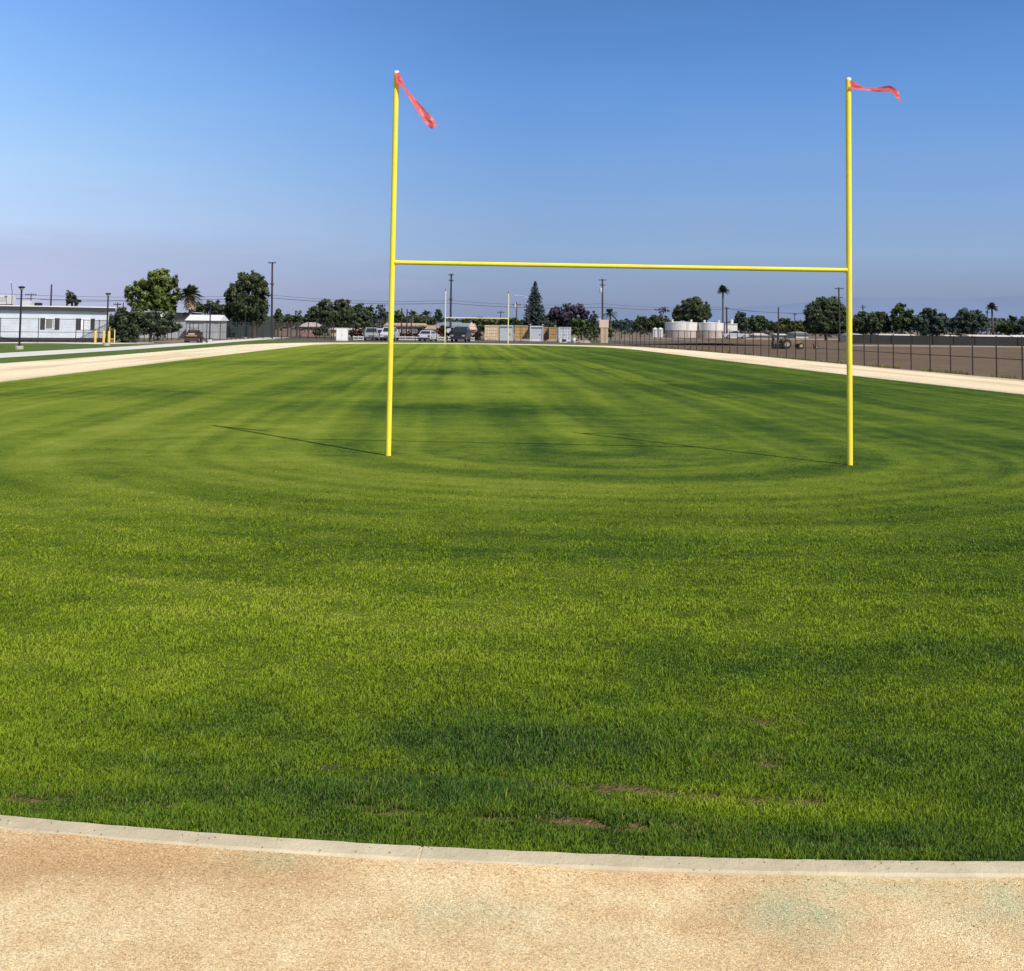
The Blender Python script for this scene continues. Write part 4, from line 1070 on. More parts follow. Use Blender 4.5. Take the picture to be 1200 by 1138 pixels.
# ------------------------------------------------------------------ houses
def house(label, px0, px1, yr, ye, Y, wallc, roofc, dep=8, hip=.12, wins=2, name='house', door=False, over=.45):
    pc = (px0 + px1) / 2; w = m(px1 - px0, Y); hr = zt(pc, yr, Y + dep * .5); he = zt(pc, ye, Y)
    g = thing(name, label, 'house', (gx(pc, Y), Y, 0))
    MB().box((0, dep / 2, he / 2), (w - over * 2, dep - over * 2, he)).build('wall', wallc, g)
    k = w * hip
    MB().add([(-w / 2, 0, he - .1), (w / 2, 0, he - .1), (w / 2, dep, he - .1), (-w / 2, dep, he - .1), (-w / 2, 0, he + .06), (w / 2, 0, he + .06), (w / 2, dep, he + .06), (-w / 2, dep, he + .06), (-w / 2 + k, dep / 2, hr), (w / 2 - k, dep / 2, hr)],
             [(0, 1, 2, 3), (0, 1, 5, 4), (1, 2, 6, 5), (2, 3, 7, 6), (3, 0, 4, 7), (4, 5, 9, 8), (6, 7, 8, 9), (5, 6, 9), (7, 4, 8)]).build('roof', roofc, g)
    for q in range(wins):
        x = (-.5 + (q + .7) / (wins + .4)) * (w - 1)
        if he > 1.6:
            fr = MB().box((x, over - .02, he * .56), (min(1.4, w * .2), .06, he * .34)).build('window', M_BLIND, g)
            MB().box((x, over - .06, he * .56), (min(1.2, w * .17), .03, he * .28)).build('pane', M_GLASS, fr)
    if door: MB().box((w * .38, over - .03, he * .4), (.9, .06, he * .8)).build('door', M_DKBR, g)
    return g
M_PINK = mat('salmon_stucco', (0.38, 0.21, 0.17), .85, .12); M_PALEPK = mat('pale_pink_stucco', (0.62, 0.45, 0.36), .85, .1); M_TANW = mat('tan_stucco', (0.52, 0.38, 0.25), .85, .12)
M_RTAN = mat('tan_roof', (0.42, 0.31, 0.22), .9, .2, 3); M_RGRY = mat('grey_green_roof', (0.22, 0.25, 0.25), .9, .2, 3); M_RBLU = mat('blue_grey_roof', (0.19, 0.21, 0.27), .9, .2, 3); M_RWHT = mat('pale_pink_roof', (0.62, 0.53, 0.48), .8, .12, 3); M_RRED = mat('dull_red_roof', (.20, .075, .055), .9, .2, 3)
M_OFFW = mat('off_white_wall', (.62, .60, .55), .85, .1)
house('salmon pink house with pale roof behind the iron fence on the left', 350, 368, 377.5, 382.5, 186, M_PINK, M_RWHT, 9, .2)
house('long low pale pink building behind the white cabinet', 384, 452, 384.5, 386.2, 200, M_TANW, M_RWHT, 9, .03, 4)
house('pink house with long tan roof right of the near left upright', 449, 497, 378.6, 381.8, 192, M_PINK, M_RTAN, 9, .03, 3, door=True)
house('small pale pink house with tan roof behind the white sedan', 497, 514, 381.2, 385.5, 196, M_PALEPK, M_RTAN, 9, .1, 2)
house('house with blue grey roof behind the far goal left upright', 508, 541, 377.3, 382.5, 212, M_DKBR, M_RBLU, 9, .05, 2)
house('house with grey green roof and white eave behind the black truck', 528, 557, 378.6, 383.6, 205, M_OFFW, M_RGRY, 9, .05, 2)
house('small tan house with hipped roof left of the storage containers', 547, 557.5, 377.8, 386, 190, M_TANW, M_PALEPK, 7, .4, 1)
wb = thing('storage_box', 'white square box behind the dark pole and far left upright', 'storage box', (gx(525.3, 176), 176, 0))
MB().box((0, .8, zt(525, 389, 176) / 2 + .35), (m(4.4, 176), 1.6, zt(525, 383, 176) - .35)).build('box', M_PWHITE, wb)
MB().box((0, -.02, 1.0), (m(3.2, 176), .05, .9)).build('door', M_CONTW, wb)
MB().box((0, .8, .2), (m(4, 176), 1.4, .36)).build('stand', M_DKTRIM, wb)
house('grey green low roofed house left of the big round dark tree', 930, 950, 388.6, 391.6, 290, M_OFFW, M_RGRY, 9, .3, 2)
house('long white low building behind the tractor', 909, 934, 391.2, 392.6, 300, M_OFFW, M_WROOF, 8, .02, 3)
house('small off white house left of the thin pole beyond the dirt field', 884, 901, 390.5, 392.8, 280, M_OFFW, M_RWHT, 8, .2, 2)
house('white roofed house behind the dark wall near the near right upright', 996, 1016, 391.2, 393.2, 200, M_OFFW, M_WROOF, 8, .1, 2)
house('long white roofed house behind the dark wall', 1034, 1079, 391.6, 395.2, 196, M_OFFW, M_RWHT, 8, .02, 3)
house('small pale roofed house behind the dark wall between two round trees', 1112, 1131, 392.8, 396.2, 195, M_RRED, M_RWHT, 7, .15, 2)
house('long pale pink roofed house behind the dark wall under the thin palm', 1142, 1193, 392.6, 397.2, 192, M_RRED, M_RWHT, 8, .03, 3)
house('white roofed house at the far right edge behind the dark wall', 1193.5, 1225, 393, 397.5, 192, M_OFFW, M_WROOF, 8, .05, 2)
# white structures left of tanks
kk = None
for px, lab in ((768, 'left one of two small white sheds left of the tanks'), (774.5, 'right one of two small white sheds left of the tanks')):
    loc = (gx(px, 258), 258, 0)
    if kk is None:
        kk = thing('small_shed', lab, 'shed', loc, 0, 'white sheds left of the tanks')
        MB().box((0, .5, 1.0), (1.0, 1.0, 2.0)).build('wall', M_OFFW, kk); MB().box((0, -.02, .95), (.62, .05, 1.7)).build('door', M_CONTW, kk)
        MB().add([(-.58, -.1, 2.0), (.58, -.1, 2.0), (.58, 1.1, 2.0), (-.58, 1.1, 2.0), (0, .5, 2.35)], [(0, 1, 2, 3), (0, 1, 4), (1, 2, 4), (2, 3, 4), (3, 0, 4)]).build('roof', M_WROOF, kk)
    else: dup(kk, loc, 0, lab)

# tan pillar with a wide head
Yp = 152
tp = thing('sign_pillar', 'tan pillar with a wide pinkish head left of the leaning palm', 'pillar', (gx(707.5, Yp), Yp, 0))
z1 = zt(707, 384, Yp); z2 = zt(707, 374.8, Yp)
MB().box((.06, 0, z1 / 2), (m(8.6, Yp), .5, z1)).build('column', M_TANW, tp)
MB().box((0, 0, (z1 + z2) / 2), (m(10.8, Yp), .62, z2 - z1)).build('head', M_PALEPK, tp)
MB().box((-m(4.8, Yp), 0, z2 + .07), (.16, .3, .14)).build('cap', M_WHT, tp)

# storage tanks
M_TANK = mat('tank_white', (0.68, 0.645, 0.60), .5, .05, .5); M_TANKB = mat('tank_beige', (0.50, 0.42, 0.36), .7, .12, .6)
def tank(label, px0, px1, yt, Y):
    pc = (px0 + px1) / 2; r = m(px1 - px0, Y) / 2; h = zt(pc, yt, Y); g = thing('storage_tank', label, 'tank', (gx(pc, Y), Y + r, 0), 0, 'white round storage tanks')
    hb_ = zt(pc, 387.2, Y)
    MB().lathe([(r * .985, 0), (r * .985, hb_)], 40).build('lower_band', M_TANKB, g, True)  # lower half of the tank wall, coloured beige
    MB().lathe([(r, hb_), (r, h)], 40).build('shell', M_TANK, g, True)
    MB().lathe([(r * 1.008, h), (r * 1.008, h + .08), (r * .5, h + .22), (.3, h + .3)], 40).build('roof', M_TANK, g, True)
    for x, y in ((-r * .62, -r * .5), (r * .55, -r * .45)):
        MB().lathe([(.22, h), (.22, h + .55), (.34, h + .58), (.30, h + .72)], 12, (x, y, 0)).build('vent', M_TANK, g)
    ld = MB()
    for sx in (-.2, .2): ld.tube([(r * .25 + sx, -r * .985 - .06, .3), (r * .25 + sx, -r * .985 - .06, h + .3)], .025, 6)
    for z in np.arange(.5, h, .4): ld.tube([(r * .25 - .2, -r * .985 - .06, z), (r * .25 + .2, -r * .985 - .06, z)], .018, 5)
    ld.build('ladder', M_CONC, g)
    return g
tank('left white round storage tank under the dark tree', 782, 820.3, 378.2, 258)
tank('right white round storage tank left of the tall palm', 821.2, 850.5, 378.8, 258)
pb = thing('pump_house', 'white flat roofed pump house right of the tanks by the dark pole', 'building', (gx(857, 262), 262, 0))
hp = zt(857, 380, 262)
MB().box((0, 2, hp / 2), (m(14, 262), 4, hp)).build('wall', M_TANK, pb); MB().box((0, 2, hp + .08), (m(14.8, 262), 4.3, .16)).build('roof', M_TANK, pb)
MB().lathe([(.35, hp + .16), (.35, hp + 1.0), (.2, hp + 1.1)], 12, (m(1.5, 262), 1, 0)).build('chimney', M_TANK, pb)
MB().box((-m(3, 262), -.03, 1.1), (1.0, .06, 2.2)).build('door', M_TANKB, pb)

# ------------------------------------------------------------------ poles and wires
M_WOOD = mat('tarred_pole_wood', (0.045, 0.036, 0.032), .9, .25, 2); M_CAN = mat('transformer_grey', (0.42, 0.44, 0.46), .5, .1); M_INS = mat('insulator', (.10, .09, .09), .4)
def pole(label, px, ytop, Y, r=.15, lean=0, arms=((.25, 1.2),), can=False, streetlight=False, ybase=None):
    h = zt(px, ytop, Y); g = thing('utility_pole', label, 'utility pole', (gx(px - lean, Y), Y, 0))
    dx = m(lean, Y)
    MB().tube([(0, 0, -.1), (dx * .5, 0, h * .5), (dx, 0, h)], [r, r * .85, r * .7], 10).build('shaft', M_WOOD, g, True)
    for d_, L in arms:
        k = (h - d_) / h
        a_ = MB().box((dx * k, -r, h - d_), (L * 2, .10, .12)).build('crossarm', M_WOOD, g)
        for x in (-.92, -.45, .45, .92):
            MB().lathe([(.045, h - d_ + .06), (.06, h - d_ + .12), (.03, h - d_ + .22)], 8, (dx * k + x * L, -r, 0)).build('insulator', M_INS, a_)
    if can:
        z = h * .78 if can is True else can
        MB().lathe([(.2, z - .5), (.24, z - .46), (.24, z + .38), (.18, z + .45)], 14, (dx * z / h - .32, -.1, 0)).build('transformer', M_CAN, g, True)
    if streetlight:
        z = h - .3
        a_ = MB().tube([(dx, 0, z), (dx - .9, -.1, z + .35), (dx - 1.7, -.15, z + .4)], .045, 6).build('lamp_arm', M_CAN, g)
        MB().box((dx - 1.95, -.15, z + .38), (.6, .2, .12)).build('lamp_head', M_CAN, a_)
    return g
pole('tall dark utility pole beside the big drooping tree on the left', 316.8, 307.3, 163, .17, -1.6, ((.12, .55), (3.3, .3)), can=False)
pole('tall dark utility pole just right of the far left upright', 527.7, 320.7, 186, .20, 0, ((.25, .45), (1.2, .4), (4.4, .3)))
pole('dark utility pole with grey transformer above the tan pillar', 705.5, 326.8, 205, .19, -.6, ((.25, .7), (1.2, .5)), can=zt(703, 340, 205))
pole('dark utility pole in front of the white pump house', 851.5, 360, 252, .22, -.3, ((.35, .6),))
pole('dark utility pole with wide crossarms in front of the big round tree', 983.4, 336.8, 198, .17, -.6, ((.25, .8), (1.9, .6)))
pole('thin dark pole left of the big round tree beyond the dirt field', 912.4, 360, 168, .13, .2, ())
pole('small dark pole with crossarm right of the near right upright', 1011.6, 357.5, 240, .17, 0, ((.5, .6),))
pole('faint small pole at the right beside the thin palm', 1167.5, 372, 240, .13, 0, ())
pole('dark bare pole rising behind the classroom roof', 58, 333.4, 140, .13, -.2, ())
pole('thin dark pole with crossarm behind the low unit left of the bare pole', 34.5, 343.5, 150, .08, 0, ((.25, .75),))
pole('small dark pole between the classroom and the leafy tree, left one', 136.5, 354.5, 160, .10, 0, ((.3, .55),))
pole('small dark pole between the classroom and the leafy tree, right one', 143.3, 354.5, 170, .10, 0, ())
pole('leftmost of three dark poles right of the near left upright', 470.3, 361, 178, .14, 0, ())
pole('middle of three dark poles right of the near left upright', 476.5, 362.2, 182, .14, 0, ())
pole('rightmost of three dark poles in front of the low palms', 481.7, 363, 186, .13, 0, ())
pole('small dark pole with crossarm left of the far right upright', 586.5, 364, 240, .13, 0, ((.4, .8),))
pole('small dark pole with white transformer right of the far right upright', 605, 354, 230, .14, 0, ((.6, .9),), can=zt(605, 358.5, 230))
pole('street light pole with long arm in front of the tall pine', 619.2, 347, 172, .09, -.2, (), streetlight=True)
pole('thin pale pole behind the white cabinet', 388.3, 365, 175, .06, 0, ())
pole('faint dark pole beyond the tractor left of the round tree', 931.5, 367, 280, .14, 0, ((.4, .5),))
M_WIRE = mat('black_wire', (0.02, 0.02, 0.022), .6)
def wire(label, nodes, r, sag):
    pts = []
    for (a, b) in zip(nodes, nodes[1:]):
        A_, B_ = P(*a), P(*b)
        for k in range(17):
            t_ = k / 16; q = A_.lerp(B_, t_); q.z -= sag * 4 * t_ * (1 - t_)
            if not pts or k: pts.append(q)
    L = Vector((pts[0].x, pts[0].y, pts[0].z))
    o = MB().tube([p_ - L for p_ in pts], r, 5).build('overhead_wire', M_WIRE); o.location = L
    tag(o, label, 'wire', 'overhead wires strung along the poles')
wire('lower thick overhead wire running across the whole skyline', [(-40, 347.5, 150), (316.5, 349, 162.6), (527.7, 355.3, 185.6), (705.5, 360, 204.6), (851.5, 361.8, 251.5), (983, 366.5, 198)], .035, .45)
wire('upper overhead wire running just above the lower thick one', [(-40, 342.5, 150), (316.5, 345.8, 162.6), (527.7, 352.0, 185.6), (705.5, 355.8, 204.6), (851.5, 359.6, 251.5)], .022, .5)
wire('faint overhead wire from the far left to the leafy tree', [(-40, 349, 158), (34.5, 349.5, 150), (136.5, 352.8, 160), (316.5, 351.5, 163)], .02, .25)
wire('faint high wire at the right toward the dark wide pole', [(851.5, 360.2, 251.5), (912.4, 366.5, 168), (983, 366, 198)], .016, .2)

# ------------------------------------------------------------------ trees
G_DARK = leaf_mat('leaf_dark', (0.0364, 0.0501, 0.0341), (0.0728, 0.0978, 0.0524), (0.1479, 0.1820, 0.0819))
G_BLUE = leaf_mat('leaf_bluish', (0.0374, 0.0541, 0.0478), (0.0707, 0.0978, 0.0770), (0.1331, 0.1664, 0.1165))
G_MID = leaf_mat('leaf_mid', (0.0300, 0.0488, 0.0187), (0.0844, 0.1237, 0.0413), (0.1875, 0.2344, 0.0788))
G_LIGHT = leaf_mat('leaf_light', (0.0425, 0.0595, 0.0169), (0.1488, 0.1912, 0.0509), (0.3329, 0.3755, 0.1204))
G_OLIVE = leaf_mat('leaf_olive', (0.0324, 0.0432, 0.0180), (0.0990, 0.1116, 0.0432), (0.2160, 0.2340, 0.0900))
G_PURP = leaf_mat('leaf_purple', (0.026, 0.021, 0.030), (0.066, 0.056, 0.078), (0.130, 0.112, 0.148))
G_PALM = leaf_mat('palm_frond', (0.014, 0.022, 0.010), (0.040, 0.060, 0.022), (0.10, 0.13, 0.05))
G_DRY = leaf_mat('dry_frond', (0.14, 0.10, 0.06), (0.36, 0.27, 0.17), (0.58, 0.47, 0.33))
M_BARK = mat('bark', (0.075, 0.058, 0.045), .95, .3, 3, bmp=.02); M_PALMT = mat('palm_trunk', (0.13, 0.105, 0.085), .95, .25, 3)

def leaf_quads(C, Nn, S, tone, rng, droop=0.0):
    n = len(C)
    u = np.cross(Nn, rng.normal(0, 1, (n, 3))); u /= np.linalg.norm(u, axis=1, keepdims=True) + 1e-9
    if droop: u[:, 2] = u[:, 2] - droop; u /= np.linalg.norm(u, axis=1, keepdims=True) + 1e-9
    v = np.cross(Nn, u); v /= np.linalg.norm(v, axis=1, keepdims=True) + 1e-9
    a = S[:, None] * rng.uniform(.7, 1.2, (n, 1)); b = a * rng.uniform(.4, .8, (n, 1))
    V = np.stack([C - u * a, C - v * b, C + u * a, C + v * b], 1)
    return V.reshape(-1, 3), np.arange(n * 4).reshape(n, 4), np.repeat(tone, 4)

def tree(label, lobes, Y, lm, name='tree', cat='tree', trunk_px=None, ybase=None, dens=1.15, leaf=.26, fill=1.0, group=None, droop=0.0, zb=0.0, rough=.22, seed=0, dep=.85, tr_r=None):
    """lobes in image pixels at distance Y: (px, py, rx, ry)"""
    leaf *= .80
    rng = np.random.default_rng(seed + int(lobes[0][0] * 7 + lobes[0][1]))
    tp_ = trunk_px if trunk_px else sum(l[0] * l[2] for l in lobes) / sum(l[2] for l in lobes)
    base = Vector((gx(tp_, Y), Y, zb)); g = thing(name, label, cat, base, 0, group)
    Cs, Ns, Ss, Ts = [], [], [], []
    tops = []
    cz_all = [P(l[0], l[1], Y).z for l in lobes]; z_hi = max(P(l[0], l[1] - l[3], Y).z for l in lobes); z_lo = min(P(l[0], l[1] + l[3], Y).z for l in lobes)
    for l in lobes:
        c = P(l[0], l[1], Y) - base; rx, rz_ = m(l[2], Y), m(l[3], Y); ry = (rx + rz_) / 2 * dep
        c.y += rng.uniform(-.2, .2) * ry
        tops.append((c, rx, rz_))
        area = 4 * math.pi * ((rx * rz_) ** 1.6 / 3 + (rx * ry) ** 1.6 / 3 + (ry * rz_) ** 1.6 / 3) ** (1 / 1.6)
        nc = max(8, int(area / .75 * dens))
        th = rng.uniform(0, 2 * np.pi, nc); zz = rng.uniform(-.9, 1, nc); q = np.sqrt(1 - zz ** 2)
        dirs = np.stack([q * np.cos(th), q * np.sin(th), zz], 1)
        rr = rng.uniform(.70, 1.0, nc) + rng.normal(0, rough * .35, nc)
        cc = np.array(c)[None] + dirs * rr[:, None] * np.array([rx, ry, rz_])
        cr = np.clip(rng.uniform(.14, .32, nc) * min(rx, rz_, 2.6) * 1.25, .26, 1.0)
        per = np.clip((cr / leaf) ** 2 * 7 * fill, 6, 80).astype(int)
        ct = rng.uniform(-.28, .28, nc)
        idx = np.repeat(np.arange(nc), per); k = len(idx)
        off = rng.normal(0, 1, (k, 3)); off /= np.linalg.norm(off, axis=1, keepdims=True); od = off.copy()
        off *= (rng.uniform(0, 1, (k, 1)) ** .45) * cr[idx][:, None]
        off[:, 2] *= .8
        pts = cc[idx] + off
        if droop: pts[:, 2] -= droop * np.abs(rng.normal(0, .5, k))
        nn = od * .6 + dirs[idx] * .6 + rng.normal(0, .45, (k, 3)); nn /= np.linalg.norm(nn, axis=1, keepdims=True)
        Cs.append(pts); Ns.append(nn); Ss.append(rng.uniform(.6, 1.25, k) * leaf)
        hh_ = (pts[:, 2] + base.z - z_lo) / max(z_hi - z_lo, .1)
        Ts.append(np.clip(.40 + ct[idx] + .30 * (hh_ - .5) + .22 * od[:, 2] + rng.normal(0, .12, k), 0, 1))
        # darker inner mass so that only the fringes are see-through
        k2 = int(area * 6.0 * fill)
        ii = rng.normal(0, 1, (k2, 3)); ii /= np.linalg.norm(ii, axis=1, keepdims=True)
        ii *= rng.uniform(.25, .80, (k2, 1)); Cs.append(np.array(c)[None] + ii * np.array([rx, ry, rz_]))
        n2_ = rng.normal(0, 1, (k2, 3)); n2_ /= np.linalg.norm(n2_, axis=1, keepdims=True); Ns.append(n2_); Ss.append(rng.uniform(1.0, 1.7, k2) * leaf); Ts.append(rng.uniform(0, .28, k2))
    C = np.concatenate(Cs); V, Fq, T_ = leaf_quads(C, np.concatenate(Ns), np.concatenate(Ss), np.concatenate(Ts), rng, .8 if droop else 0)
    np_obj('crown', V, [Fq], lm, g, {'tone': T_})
    t = MB(); zlow = min(c.z - r3 for c, r1, r3 in tops); ztop = max(c.z for c, r1, r3 in tops)
    r0 = tr_r if tr_r else max(.12, min(.36, (z_hi - zb) * .03)); zf = max(.5, zlow + .35 * (ztop - zlow))
    t.tube([(0, 0, -.1), (.05, 0, zf * .5), (random.uniform(-.2, .2), 0, zf)], [r0 * 1.25, r0, r0 * .8], 9)
    for c, r1, r3 in tops:
        e = Vector((c.x, c.y, c.z + r3 * .2)); s_ = Vector((0, 0, min(zf * .8, max(.3, c.z - r3)))) 
        t.tube([s_, s_.lerp(e, .5) + Vector((0, 0, -.1 * r3)), e], [r0 * .55, r0 * .38, r0 * .12], 6)
    t.build('trunk', M_BARK, g, True)
    return g

def palm(label, px, py, rpx, Y, lean=0.0, fr=26, skirt=None, dry=0, rt_=.16, lm=None, drop=.75, group=None):
    rng = np.random.default_rng(int(px * 3 + py)); h = zt(px, py, Y); L = m(rpx, Y)
    g = thing('palm_tree', label, 'palm tree', (gx(px - lean, Y), Y, 0), 0, group); dx = m(lean, Y)
    MB().tube([(0, 0, -.1), (dx * .35, 0, h * .5), (dx, 0, h)], [rt_ * 1.3, rt_, rt_ * .9], 9).build('trunk', M_PALMT, g, True)
    V, Fc, T_ = [], [], []
    for k in range(fr):
        az = rng.uniform(0, 2 * np.pi); el = rng.uniform(-.55, 1.35); LL = L * rng.uniform(.85, 1.15) * (1.0 if el > -.2 else .85)
        d0 = np.array([math.cos(az) * math.cos(el), math.sin(az) * math.cos(el), math.sin(el)])
        side = np.array([-math.sin(az), math.cos(az), 0]); tone = np.clip(.35 + .3 * math.sin(el) + rng.normal(0, .12), 0, 1)
        p0 = np.array([dx, 0, h]); ns = 9
        for i in range(1, ns + 1):
            t_ = i / ns; c = p0 + d0 * LL * t_ + np.array([0, 0, -drop * LL * t_ ** 2 * (.35 + .6 * math.cos(el))])
            wl = LL * .26 * math.sin(math.pi * min(1, .12 + t_ * .88)) + .03
            for s_ in (-1, 1):
                o = len(V); tip = c + side * s_ * wl + d0 * wl * .6 + np.array([0, 0, -wl * .45])
                nx = c + d0 * LL / ns * .75
                V += [c - d0 * LL / ns * .2, tip, nx]; Fc.append((o, o + 1, o + 2)); T_ += [tone, tone * 1.1, tone]
    np_obj('crown', np.array(V), [np.array(Fc)], lm or G_PALM, g, {'tone': np.clip(np.array(T_), 0, 1)})
    if skirt:
        w, hh_ = m(skirt[0], Y), m(skirt[1], Y); n_ = 420
        a_ = rng.uniform(0, 2 * np.pi, n_); q = rng.uniform(0, 1, n_); rr = w * (.35 + .75 * np.sqrt(q)) * rng.uniform(.6, 1.05, n_)
        C = np.stack([dx + rr * np.cos(a_), rr * np.sin(a_), h - .1 - q * hh_], 1)
        nn = np.stack([np.cos(a_), np.sin(a_), rng.normal(0, .2, n_)], 1); nn /= np.linalg.norm(nn, axis=1, keepdims=True)
        V, Fq, TT = leaf_quads(C, nn, rng.uniform(.12, .26, n_), rng.uniform(.1, 1, n_), rng, 1.6)
        np_obj('dry_skirt', V, [Fq], G_DRY, g, {'tone': TT})
    return g

tree('bright light green leafy tree behind the shrubs on the left', [(152, 344, 7, 11), (164, 339, 9, 11), (184, 332, 16, 15), (204, 331, 7, 9), (184, 350, 18, 12), (200, 352, 9, 10), (157, 354, 6, 7), (208, 346, 6, 9), (172, 353, 12, 12), (191, 322, 8, 8), (190, 361, 16, 8), (164, 361, 10, 8)], 152, G_LIGHT, leaf=.30, trunk_px=183, dens=1.1)
palm('short palm with pale dry skirt touching the bright leafy tree', 222, 345, 15, 150, fr=80, skirt=(7.5, 17), drop=.55, rt_=.25)
tree('small dark tree rising behind the classroom roof', [(83, 350, 7, 8), (80, 345, 4, 5), (90, 354, 4, 5)], 165, G_DARK, leaf=.26)
tree('dark hedge of trees behind the white roofed shed', [(232, 362, 7, 9), (243, 361, 8, 9), (254, 362, 9, 10), (262, 366, 7, 9)], 190, G_DARK, leaf=.32, name='hedge_tree')
tree('big dark drooping tree beside the tall left pole', [(294, 332, 15, 14), (277, 343, 12, 15), (268, 347, 7, 10), (306, 341, 9, 18), (288, 358, 21, 16), (306, 362, 9, 15), (275, 362, 12, 13), (299, 326, 8, 9), (285, 325, 7, 7), (283, 374, 13, 8), (301, 374, 11, 7)], 160, G_OLIVE and leaf_mat('leaf_drooping', (0.0240, 0.0360, 0.0200), (0.0680, 0.0880, 0.0440), (0.1700, 0.1840, 0.0900)), leaf=.28, trunk_px=297, droop=.5, dens=1.1)
tree('dark bushy shrub at the end of the classroom', [(143, 383, 13, 20), (154, 383, 12, 20), (137, 386, 9, 16), (146, 369, 12, 9), (150, 394, 14, 8)], 111.5, G_DARK, name='shrub', cat='shrub', leaf=.20, tr_r=.08)
tree('dark small spreading tree right of the bushy shrub', [(166, 376, 16, 13), (183, 376, 17, 13), (196, 380, 12, 11), (200, 373, 8, 9), (176, 385, 16, 8), (209, 384, 4, 4), (190, 387, 11, 7)], 113, G_DARK, leaf=.20, trunk_px=176, tr_r=.12)
tree('low dark shrub beside the tall left pole', [(326.5, 368, 4, 8), (324, 374, 4, 6)], 178, G_MID, name='shrub', cat='shrub', leaf=.22)
tree('round green shrub over the iron fence, left one', [(339, 373, 5, 6), (334, 376, 4, 4)], 182, G_MID, name='shrub', cat='shrub', leaf=.22)
tree('round green shrub over the iron fence, right one', [(349.5, 371, 5, 7), (345, 375, 4, 4)], 184, G_MID, name='shrub', cat='shrub', leaf=.22)
tree('dark wide tree left of the white cabinet', [(380, 360, 9, 9), (372, 365, 9, 8), (366, 371, 8, 8), (360, 374, 6, 7), (385, 370, 11, 11)], 205, G_DARK, leaf=.34)
tree('tall dark round tree above the white cabinet', [(400, 359, 10, 9), (408, 367, 11, 10), (396, 369, 12, 10), (404, 377, 13, 8)], 210, G_MID and G_DARK, leaf=.34)
tree('dark tree between the white cabinet and the silver car', [(420, 364, 9, 8), (425, 372, 10, 10), (417, 374, 8, 9), (433, 365, 6, 7)], 214, G_DARK, leaf=.34)
tree('thin greyish sparse tree just left of the near left upright', [(447, 361, 7, 5), (444, 369, 8, 8), (452, 371, 6, 8), (438, 376, 6, 8)], 206, G_BLUE, leaf=.30, fill=.5, dens=.7)
tree('low olive shrub behind the silver car', [(417, 383, 8, 5), (429, 382, 6, 6), (437, 384, 5, 4)], 172, G_OLIVE, name='shrub', cat='shrub', leaf=.22)
tree('dark leafy tree behind the three dark poles', [(467, 370, 6, 7), (474, 375, 7, 6), (462, 375, 6, 7)], 214, G_MID, leaf=.30)
palm('low palm behind the rightmost of the three dark poles', 483, 370, 10, 202, fr=24)
palm('low palm left of the dark cone shaped tree', 499, 369, 10, 204, fr=24)
tree('leafy shrub under the two low palms', [(489, 376, 7, 5), (500, 377, 8, 6), (508, 378, 4, 4)], 208, G_MID, name='shrub', cat='shrub', leaf=.26)
tree('dark cone shaped tree left of the far goal', [(514, 371, 5, 8), (514, 366, 3.2, 5), (514, 376, 6, 5)], 216, G_BLUE, leaf=.28)
tree('small bushy tree left of the cream container', [(561, 378, 6, 5), (568, 378, 6, 5), (564, 384, 6, 6), (556, 377, 3, 3)], 182, G_OLIVE, leaf=.24, tr_r=.14, trunk_px=562)
tree('olive tree row behind the cream container', [(575, 378, 8, 4), (588, 377, 8, 4), (546, 376, 6, 3)], 214, G_OLIVE, leaf=.28, name='hedge_tree')
tree('green tree row behind the tan containers', [(601, 377, 8, 5), (612, 379, 7, 4), (646, 380, 8, 4)], 214, G_MID, leaf=.28, name='hedge_tree')
tree('purple flowering tree right of the tall pine', [(653, 367, 9, 8), (667, 361.5, 11, 6), (678, 363.5, 9, 7), (648, 371, 8, 7), (663, 373, 14, 9), (684, 370, 7, 8), (660, 381, 9, 7)], 205, G_PURP, leaf=.30, trunk_px=664)
tree('green shrub in front of the purple tree', [(680, 380, 9, 9), (688, 384, 8, 10), (675, 388, 7, 8)], 176, G_MID, name='shrub', cat='shrub', leaf=.24)
tree('dark shrub left of the tan pillar', [(696, 372, 5, 7), (694, 382, 7, 10), (700, 386, 5, 9)], 178, G_DARK, name='shrub', cat='shrub', leaf=.24)
palm('leaning palm behind the tan pillar', 715, 368, 11, 186, fr=30, lean=-1)
tree('low green shrub right of the leaning palm', [(718, 382, 6, 7), (727, 380, 7, 5), (735, 378, 5, 4), (733, 383, 7, 5)], 212, G_BLUE, name='shrub', cat='shrub', leaf=.26)
tree('dark tree row left of the tanks, leftmost', [(748, 383, 8, 6), (753, 377, 8, 7)], 268, G_DARK, leaf=.38)
tree('dark tree row left of the tanks, next to the tank', [(767, 376, 9, 7), (777, 378, 9, 8), (762, 382, 9, 7)], 270, G_DARK, leaf=.38)
tree('thin bare topped tree behind the dark row left of the tanks', [(773, 364, 6, 5), (779, 363, 5, 5)], 280, G_PURP, leaf=.28, fill=.22, dens=.5)
tree('large dark tree behind the white tanks', [(817.5, 352, 6, 4.5), (812, 359, 15, 9), (800, 367, 12, 9), (828, 366, 6, 11), (818, 370, 15, 9), (793, 372, 6, 7)], 284, G_DARK, leaf=.40)
palm('tall thin palm right of the white tanks', 847.3, 340, 7.5, 290, fr=110, drop=.42, rt_=.26)
tree('dark tree right of the pump house', [(868, 371, 6, 6), (870, 379, 7, 8), (864, 377, 4, 6)], 300, G_BLUE, leaf=.40)
tree('green tree right of the pump house, second along', [(881, 376, 7, 6), (891, 376, 7, 6), (887, 383, 10, 6), (897, 379, 5, 6)], 305, G_DARK, leaf=.40)
